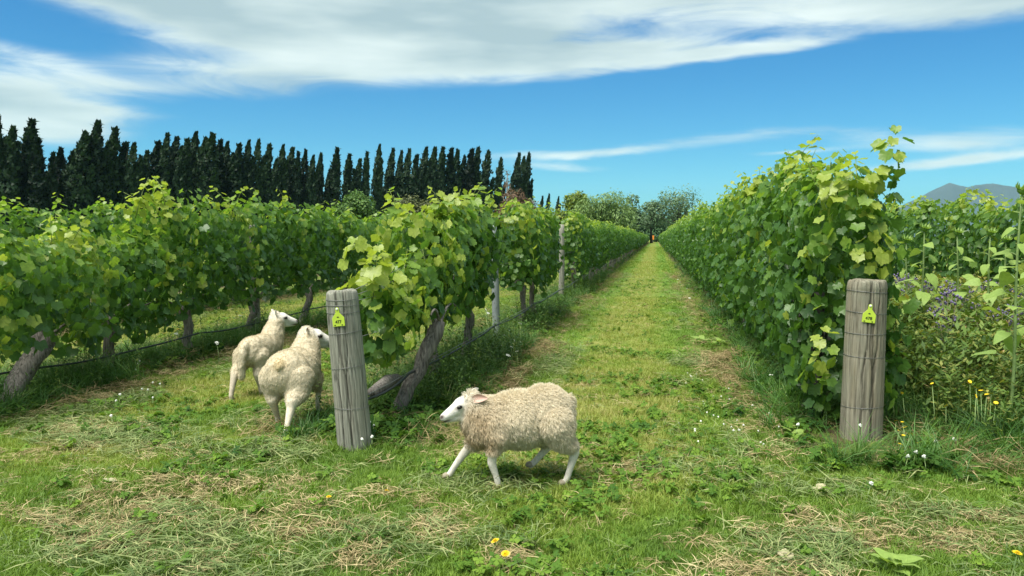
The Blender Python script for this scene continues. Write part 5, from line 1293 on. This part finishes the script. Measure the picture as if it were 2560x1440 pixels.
# phacelia: curled lilac heads on brown stems
def phacelia_mesh(seed):
    rg = np.random.default_rng(seed); st, fl = [], []
    for k in range(4):
        h = rg.uniform(0.55, 0.85); a = rg.random() * 6.283; d = np.array([math.cos(a), math.sin(a), 0]) * rg.uniform(0.03, 0.13)
        P = np.array([(0, 0, -0.03), (*(d * 0.4)[:2], h * 0.5), (*d[:2], h)]); st.append(tube(P, [0.004, 0.0032, 0.0025], 4))
        for b in range(5):
            ba = b * 1.3 + a; o = P[-1] + np.array([math.cos(ba) * 0.018, math.sin(ba) * 0.018, -0.012 * b])
            t = np.linspace(0, 4.2, 9); sp_ = np.stack([np.cos(ba) * (0.006 + 0.016 * np.sin(t * 0.5)), np.sin(ba) * (0.006 + 0.016 * np.sin(t * 0.5)), 0.016 * np.sin(t * 0.75)], -1)
            fl.append(tube(o + sp_, np.linspace(0.008, 0.004, 9), 5, True, 0.35, rg))
        for b in range(7):
            z = h * rg.uniform(0.15, 0.8); ba = rg.random() * 6.283; q = d * z / h + np.array([0, 0, z]); e = np.array([math.cos(ba), math.sin(ba), 0.25]) * rg.uniform(0.05, 0.1); s_ = np.array([-math.sin(ba), math.cos(ba), 0]) * 0.016
            st.append((np.array([q, q + e * 0.5 - s_, q + e, q + e * 0.5 + s_]), np.array([[0, 1, 2], [0, 2, 3]])))
    v, f = merge(st); w_, g_ = merge(fl)
    return np_mesh('stems', v, f, M['phacelia_stem']), np_mesh('flower_heads', w_, g_, M['phacelia'])
PH = [phacelia_mesh(k) for k in range(5)]
rg = np.random.default_rng(77)
for i in range(70):
    Y = 6.4 + 4.8 * rg.random() ** 0.8; lo, hi = max(row_x(2215, Y), 2.0), min(row_x(2640, Y), 4.3)
    if hi <= lo: continue
    X = rg.uniform(lo, hi)
    if Y < 7.2 and rg.random() < 0.6: continue
    o = empty('phacelia_plant', (X, Y, float(ground_z(X, Y))), rg.random() * 6.28); tag(o, 'lilac flowered plant on brownish stems in the strip before the right back row', 'flower', 'lilac flowers of the flower strip')
    a, b = PH[i % 5]; s = rg.uniform(0.8, 1.15)
    for nm, me in (('stems', a), ('flower_heads', b)):
        c = obj(nm, me, o); c.scale = (s,) * 3; c['kind'] = 'stuff'
# green and brownish undergrowth of the flower strip
p = ground_points(rg, [(5.0, 12.5, 240, 1.7, 4.6)])
x, y = p[:, 0], p[:, 1]; p = p[rg.random(len(p)) < np.clip((x - 1.85) / 0.4, 0, 1) * np.clip((y - 5.3 - 0.2 * (x - 1.8)) / 0.7, 0, 1)]; rot = finish(p, rg, 0.12)
def weedy(rg):
    V, F, T = [], [], []
    for k in range(7):
        h = rg.uniform(0.35, 0.72); a = rg.random() * 6.283; top = np.array([math.cos(a) * 0.12, math.sin(a) * 0.12, h]) * rg.uniform(0.7, 1.1); b0 = np.array([rg.normal() * 0.03, rg.normal() * 0.03, 0]); s = np.array([-math.sin(a), math.cos(a), 0]) * 0.0028
        k0 = len(V); V += [b0 - s, b0 + s, b0 + top]; F.append((k0, k0 + 1, k0 + 2)); tv = rg.normal() * 0.2; T += [tv] * 3
        for j in range(8):
            q = b0 + top * rg.uniform(0.1, 1.0); ba = rg.random() * 6.283; L = rg.uniform(0.03, 0.075); e = np.array([math.cos(ba), math.sin(ba), rg.uniform(-0.2, 0.9)]) * L; w_ = np.array([-math.sin(ba), math.cos(ba), 0]) * L * 0.22
            k0 = len(V); V += [q, q + e * 0.5 - w_, q + e, q + e * 0.5 + w_]; F += [(k0, k0 + 1, k0 + 2), (k0, k0 + 2, k0 + 3)]; T += [tv + rg.normal() * 0.08] * 4
    return np_mesh('weedy', V, np.array(F), M['meadow'], True, {'tint': T})
hs = 0.75 + 0.40 * np.clip((p[:, 1] - 6.0) / 2.0, 0, 1)
scatter('meadow_undergrowth', p, rot, hs * (0.75 + 0.5 * rg.random(len(p))), rg.integers(0, 6, len(p)), 0.30 + 0.16 * np.clip((p[:, 1] - 6.5) / 2.5, 0, 1) + rg.normal(size=len(p)) * 0.13, [weedy(rg) for _ in range(6)], 'tangled green and brownish undergrowth of the flower strip beyond the right post', 'weeds')

# weeds standing under the middle row
p = ground_points(rg, [(5.1, 9.5, 70, -2.7, -1.3), (9.5, 22, 22, -2.7, -1.2), (5.0, 11, 24, -6.1, -4.7)])
p = p[(rg.random(len(p)) < np.exp(-(row_dist(p[:, 0]) / 0.5) ** 4)) & ~((p[:, 0] > -2.05) & (p[:, 0] < -1.3) & (p[:, 1] < 5.75))]; rot = finish(p, rg, 0.12)
scatter('row_weeds', p, rot, 0.42 + 0.35 * rg.random(len(p)), rg.integers(0, 5, len(p)), 0.18 + rg.normal(size=len(p)) * 0.1, [weedy(rg) for _ in range(5)], 'dark green leafy weeds standing on the soil under the vine rows', 'weeds')

# flowers one can count
def daisy_mesh(mat, r, petals, layers=1, dome=0.3):
    V, F = [], []
    for l in range(layers):
        for k in range(petals):
            a = (k + 0.5 * l) * 6.283 / petals; R_ = r * (1 - 0.28 * l); d = np.array([math.cos(a), math.sin(a), 0]); s = np.array([-math.sin(a), math.cos(a), 0]) * R_ * 2.4 / petals; z = 0.25 * l * r * dome * 2
            k0 = len(V); V += [np.array([0, 0, z]), d * R_ * 0.6 - s + np.array([0, 0, z + r * dome * 0.5]), d * R_ + np.array([0, 0, z + r * dome * 0.25]), d * R_ * 0.6 + s + np.array([0, 0, z + r * dome * 0.5])]; F += [(k0, k0 + 1, k0 + 2), (k0, k0 + 2, k0 + 3)]
    return np_mesh('flower_head', V, np.array(F), mat, False)
def umbel_mesh(mat, r, n, seed):
    rg = np.random.default_rng(seed); parts = []
    for k in range(n):
        a, q = rg.random() * 6.283, r * math.sqrt(rg.random()); c = np.array([math.cos(a) * q, math.sin(a) * q, 0.25 * r * (1 - (q / r) ** 2)])
        v, f = np.array([(0, 0, .5), (1, 0, 0), (0, 1, 0), (-1, 0, 0), (0, -1, 0)]) * r * 0.22, np.array([[0, 1, 2], [0, 2, 3], [0, 3, 4], [0, 4, 1]])
        parts.append((v + c, f))
    v, f = merge(parts); return np_mesh('flower_head', v, f, mat, False)
def ball_mesh(mat, r):
    v, f = ICO2; rg = np.random.default_rng(4); return np_mesh('flower_head', v * r * (1 + 0.18 * rg.normal(size=(len(v), 1))), f, mat, False)
DAND = daisy_mesh(M['yellow'], 0.017, 16, 3); SMALL = daisy_mesh(M['yellow'], 0.013, 9, 1); UMB = [umbel_mesh(M['white'], 0.035, 34, k) for k in range(3)]; CLOV = ball_mesh(M['white'], 0.0085)
v, f = tube([(0, 0, -0.02), (0.02, 0.01, 0.5), (0, 0, 1.0)], [0.004, 0.003, 0.002], 4); STEM = np_mesh('stem', v, f, M['stalk'])
def flower(name, head, X, Y, h, label, group, tilt=0.2, scale=1.0):
    o = empty(name, (X, Y, float(ground_z(X, Y))), rg.random() * 6.28); tag(o, label, 'flower', group)
    s = obj('stem', STEM, o); s.scale = (0.5 + h, 0.5 + h, h)
    c = obj('flower_head', head, o, (0, 0, h)); c.scale = (scale,) * 3; c.rotation_euler = (rg.normal() * tilt, rg.normal() * tilt, 0)
def gp(px, py, z=0.0):
    d = CAM_FW + CAM_RT * (px - 1280) / FPX + CAM_UP * (720 - py) / FPX; t = (z - CAM_H) / d[2]; return d[0] * t, d[1] * t
for px, py, lab in [(1238, 1358, 'upper of two yellow dandelions close together in the foreground grass'), (1264, 1387, 'lower of two yellow dandelions close together in the foreground grass'), (822, 1249, 'yellow dandelion below the leaning grey post'),
                    (967, 1230, 'tiny yellow flower between the grey post and the trotting sheep'), (2543, 1383, 'yellow dandelion at the lower right picture corner')]:
    X, Y = gp(px, py, 0.075); flower('dandelion', DAND, X, Y, 0.075, lab, 'dandelions in the headland grass', 0.25, 1.25 if py > 1300 else 0.9)
yl = [(2425, 950, .42), (2440, 968, .4), (2452, 975, .38), (2467, 985, .36), (2440, 990, .36), (2478, 982, .37), (2490, 1005, .33), (2330, 965, .40), (2255, 1072, .16), (2262, 1085, .14), (2240, 1070, .16), (2247, 1095, .14), (2258, 1105, .12), (2275, 1100, .13),
      (2230, 1002, .26), (2256, 996, .28), (2365, 1015, .24), (1988, 995, .12), (1950, 970, .14), (1987, 970, .15), (2250, 1125, .1), (2290, 1120, .1)]
for px, py, z in yl:
    X, Y = gp(px, py, z); flower('yellow_wildflower', SMALL, X, Y, z, 'small yellow flower on a thin stem around the post tagged 478', 'yellow wildflowers by the right post', 0.5, rg.uniform(0.9, 1.35))
for px, py, z in [(432, 795, .42), (440, 803, .42), (424, 800, .4), (446, 797, .4), (412, 845, .3), (445, 832, .33), (250, 895, .2), (245, 897, .2)]:
    Y = 7.4; X = row_x(px, Y) ; d = gp(px, py, z); flower('yellow_wildflower', SMALL, d[0], d[1], z, 'small yellow flower standing before the leftmost row', 'yellow wildflowers by the leftmost row', 0.5, 1.5)
um = [(1285, 853, .28), (1300, 858, .26), (1278, 870, .24), (1292, 880, .22), (1270, 890, .2), (1220, 790, .45), (1232, 800, .42), (1300, 812, .34), (1272, 830, .3), (1255, 868, .22), (1215, 782, .46), (1238, 838, .3), (1262, 842, .3),
      (1700, 706, .35), (1707, 712, .33), (1718, 722, .32), (1724, 745, .25), (1695, 700, .36), (1927, 945, .2)]
for px, py, z in um:
    X, Y = gp(px, py, z); flower('white_umbel', UMB[px % 3], X, Y, z, 'flat white umbel flower under the vines beside the lane', 'white umbels along the lane', 0.4, rg.uniform(0.45, 0.75))
for px, py, z in [(440, 842, .32), (498, 792, .42), (542, 858, .27), (600, 795, .4), (640, 800, .36), (370, 830, .34)]:
    X, Y = gp(px, py, z); flower('white_umbel', UMB[px % 3], X, Y, z, 'flat white umbel flower under the leftmost row', 'white umbels of the leftmost row', 0.4, 0.6)
rg = np.random.default_rng(55)
cloverpx = [(300, 985), (290, 1000), (345, 920), (350, 915), (340, 930), (355, 970), (370, 972), (382, 955), (400, 957), (382, 991), (278, 1037), (905, 1105), (925, 1070), (935, 1076), (930, 1100), (1005, 1008), (1000, 1012), (1140, 1030)]
for px, py in cloverpx:
    X, Y = gp(px, py, 0.09); flower('white_clover', CLOV, X, Y, 0.09, 'small white clover head in the grass left of the trotting sheep', 'white clover heads left', 0.2, rg.uniform(0.8, 1.3))
for k in range(46):
    px, py = rg.uniform(1690, 1960), rg.uniform(930, 1120)
    X, Y = gp(px, py, 0.04); flower('white_clover', CLOV, X, Y, 0.045, 'tiny white clover head in the turf left of the post tagged 478', 'white clover heads right', 0.2, rg.uniform(0.55, 0.9))
for px, py in [(2178, 1210), (2290, 1140), (2340, 1112), (2385, 1105), (2150, 1085), (2310, 1150), (1995, 1070), (2270, 1150)]:
    X, Y = gp(px, py, 0.12); flower('white_clover', CLOV, X, Y, 0.12, 'white clover head in the long grass at the foot of the post tagged 478', 'white clover heads at the post', 0.2, 1.25)

# broad-leaved weed rosettes and fallen leaves in the foreground
def rosette(X, Y, n, L, label, seed, up=0.6):
    rg = np.random.default_rng(seed); root = empty('broadleaf_weed', (X, Y, float(ground_z(X, Y)))); tag(root, label, 'weed', 'broad leaved weeds')
    for k in range(n):
        a = k * 2.4 + rg.random() * 0.5; l = L * rg.uniform(0.7, 1.15)
        T = np.array([[math.cos(a), math.sin(a), up * rg.uniform(0.2, 1.2)]]); N = np.array([[-0.4 * math.cos(a), -0.4 * math.sin(a), 1.0]]) + rg.normal(size=(1, 3)) * 0.15
        o = bpy.data.objects.new('leaf', HL[k % 4]); o.matrix_local = Matrix.Translation((math.cos(a) * L * 0.35, math.sin(a) * L * 0.35, 0.02 + 0.05 * rg.random())) @ Matrix(frames(N, T)[0].tolist()).to_4x4() @ Matrix.Scale(float(l), 4)
        o['tint'] = float(np.clip(0.85 + rg.normal() * 0.15, 0, 1)); link(o, root)
X, Y = gp(2235, 1432); rosette(X, Y, 11, 0.085, 'pale green broad leaved weed at the lower right bottom edge', 3)
X, Y = gp(1985, 1110); rosette(X, Y, 5, 0.075, 'grey green lobed weed lying left of the post tagged 478', 4, 0.2)
X, Y = gp(1750, 858); rosette(X, Y, 9, 0.11, 'bright green leafy sprout at the foot of the right row', 5, 0.9)
X, Y = gp(1800, 865); rosette(X, Y, 8, 0.10, 'second leafy green sprout closer to the right vines', 6, 0.9)
def fallen(px, py, label, mat, seed):
    X, Y = gp(px, py); v, f = leaf_shape(True, seed); o = obj('fallen_leaf', np_mesh('fallen_leaf', v * 0.085, f, mat), None, (X, Y, float(ground_z(X, Y)) + 0.035)); o.rotation_euler = (0.3, 0.25, seed * 1.3)
    tag(o, label, 'leaf', 'fallen vine leaves')
dry_leaf = plain_mat('dry leaf', (0.36, 0.33, 0.20), 0.8, 0.2, 30)
for px, py, lab, s in [(280, 1222, 'pale dry vine leaf lying on the grass in the lower left', 1), (468, 1262, 'dry curled leaf on the hay left of centre', 2), (2040, 1236, 'pale fallen leaf below the post tagged 478', 3), (1955, 1405, 'grey dry leaf at the bottom edge right of centre', 4), (2095, 1345, 'dry leaf on the clippings in the lower right', 5)]:
    fallen(px, py, lab, dry_leaf, s)
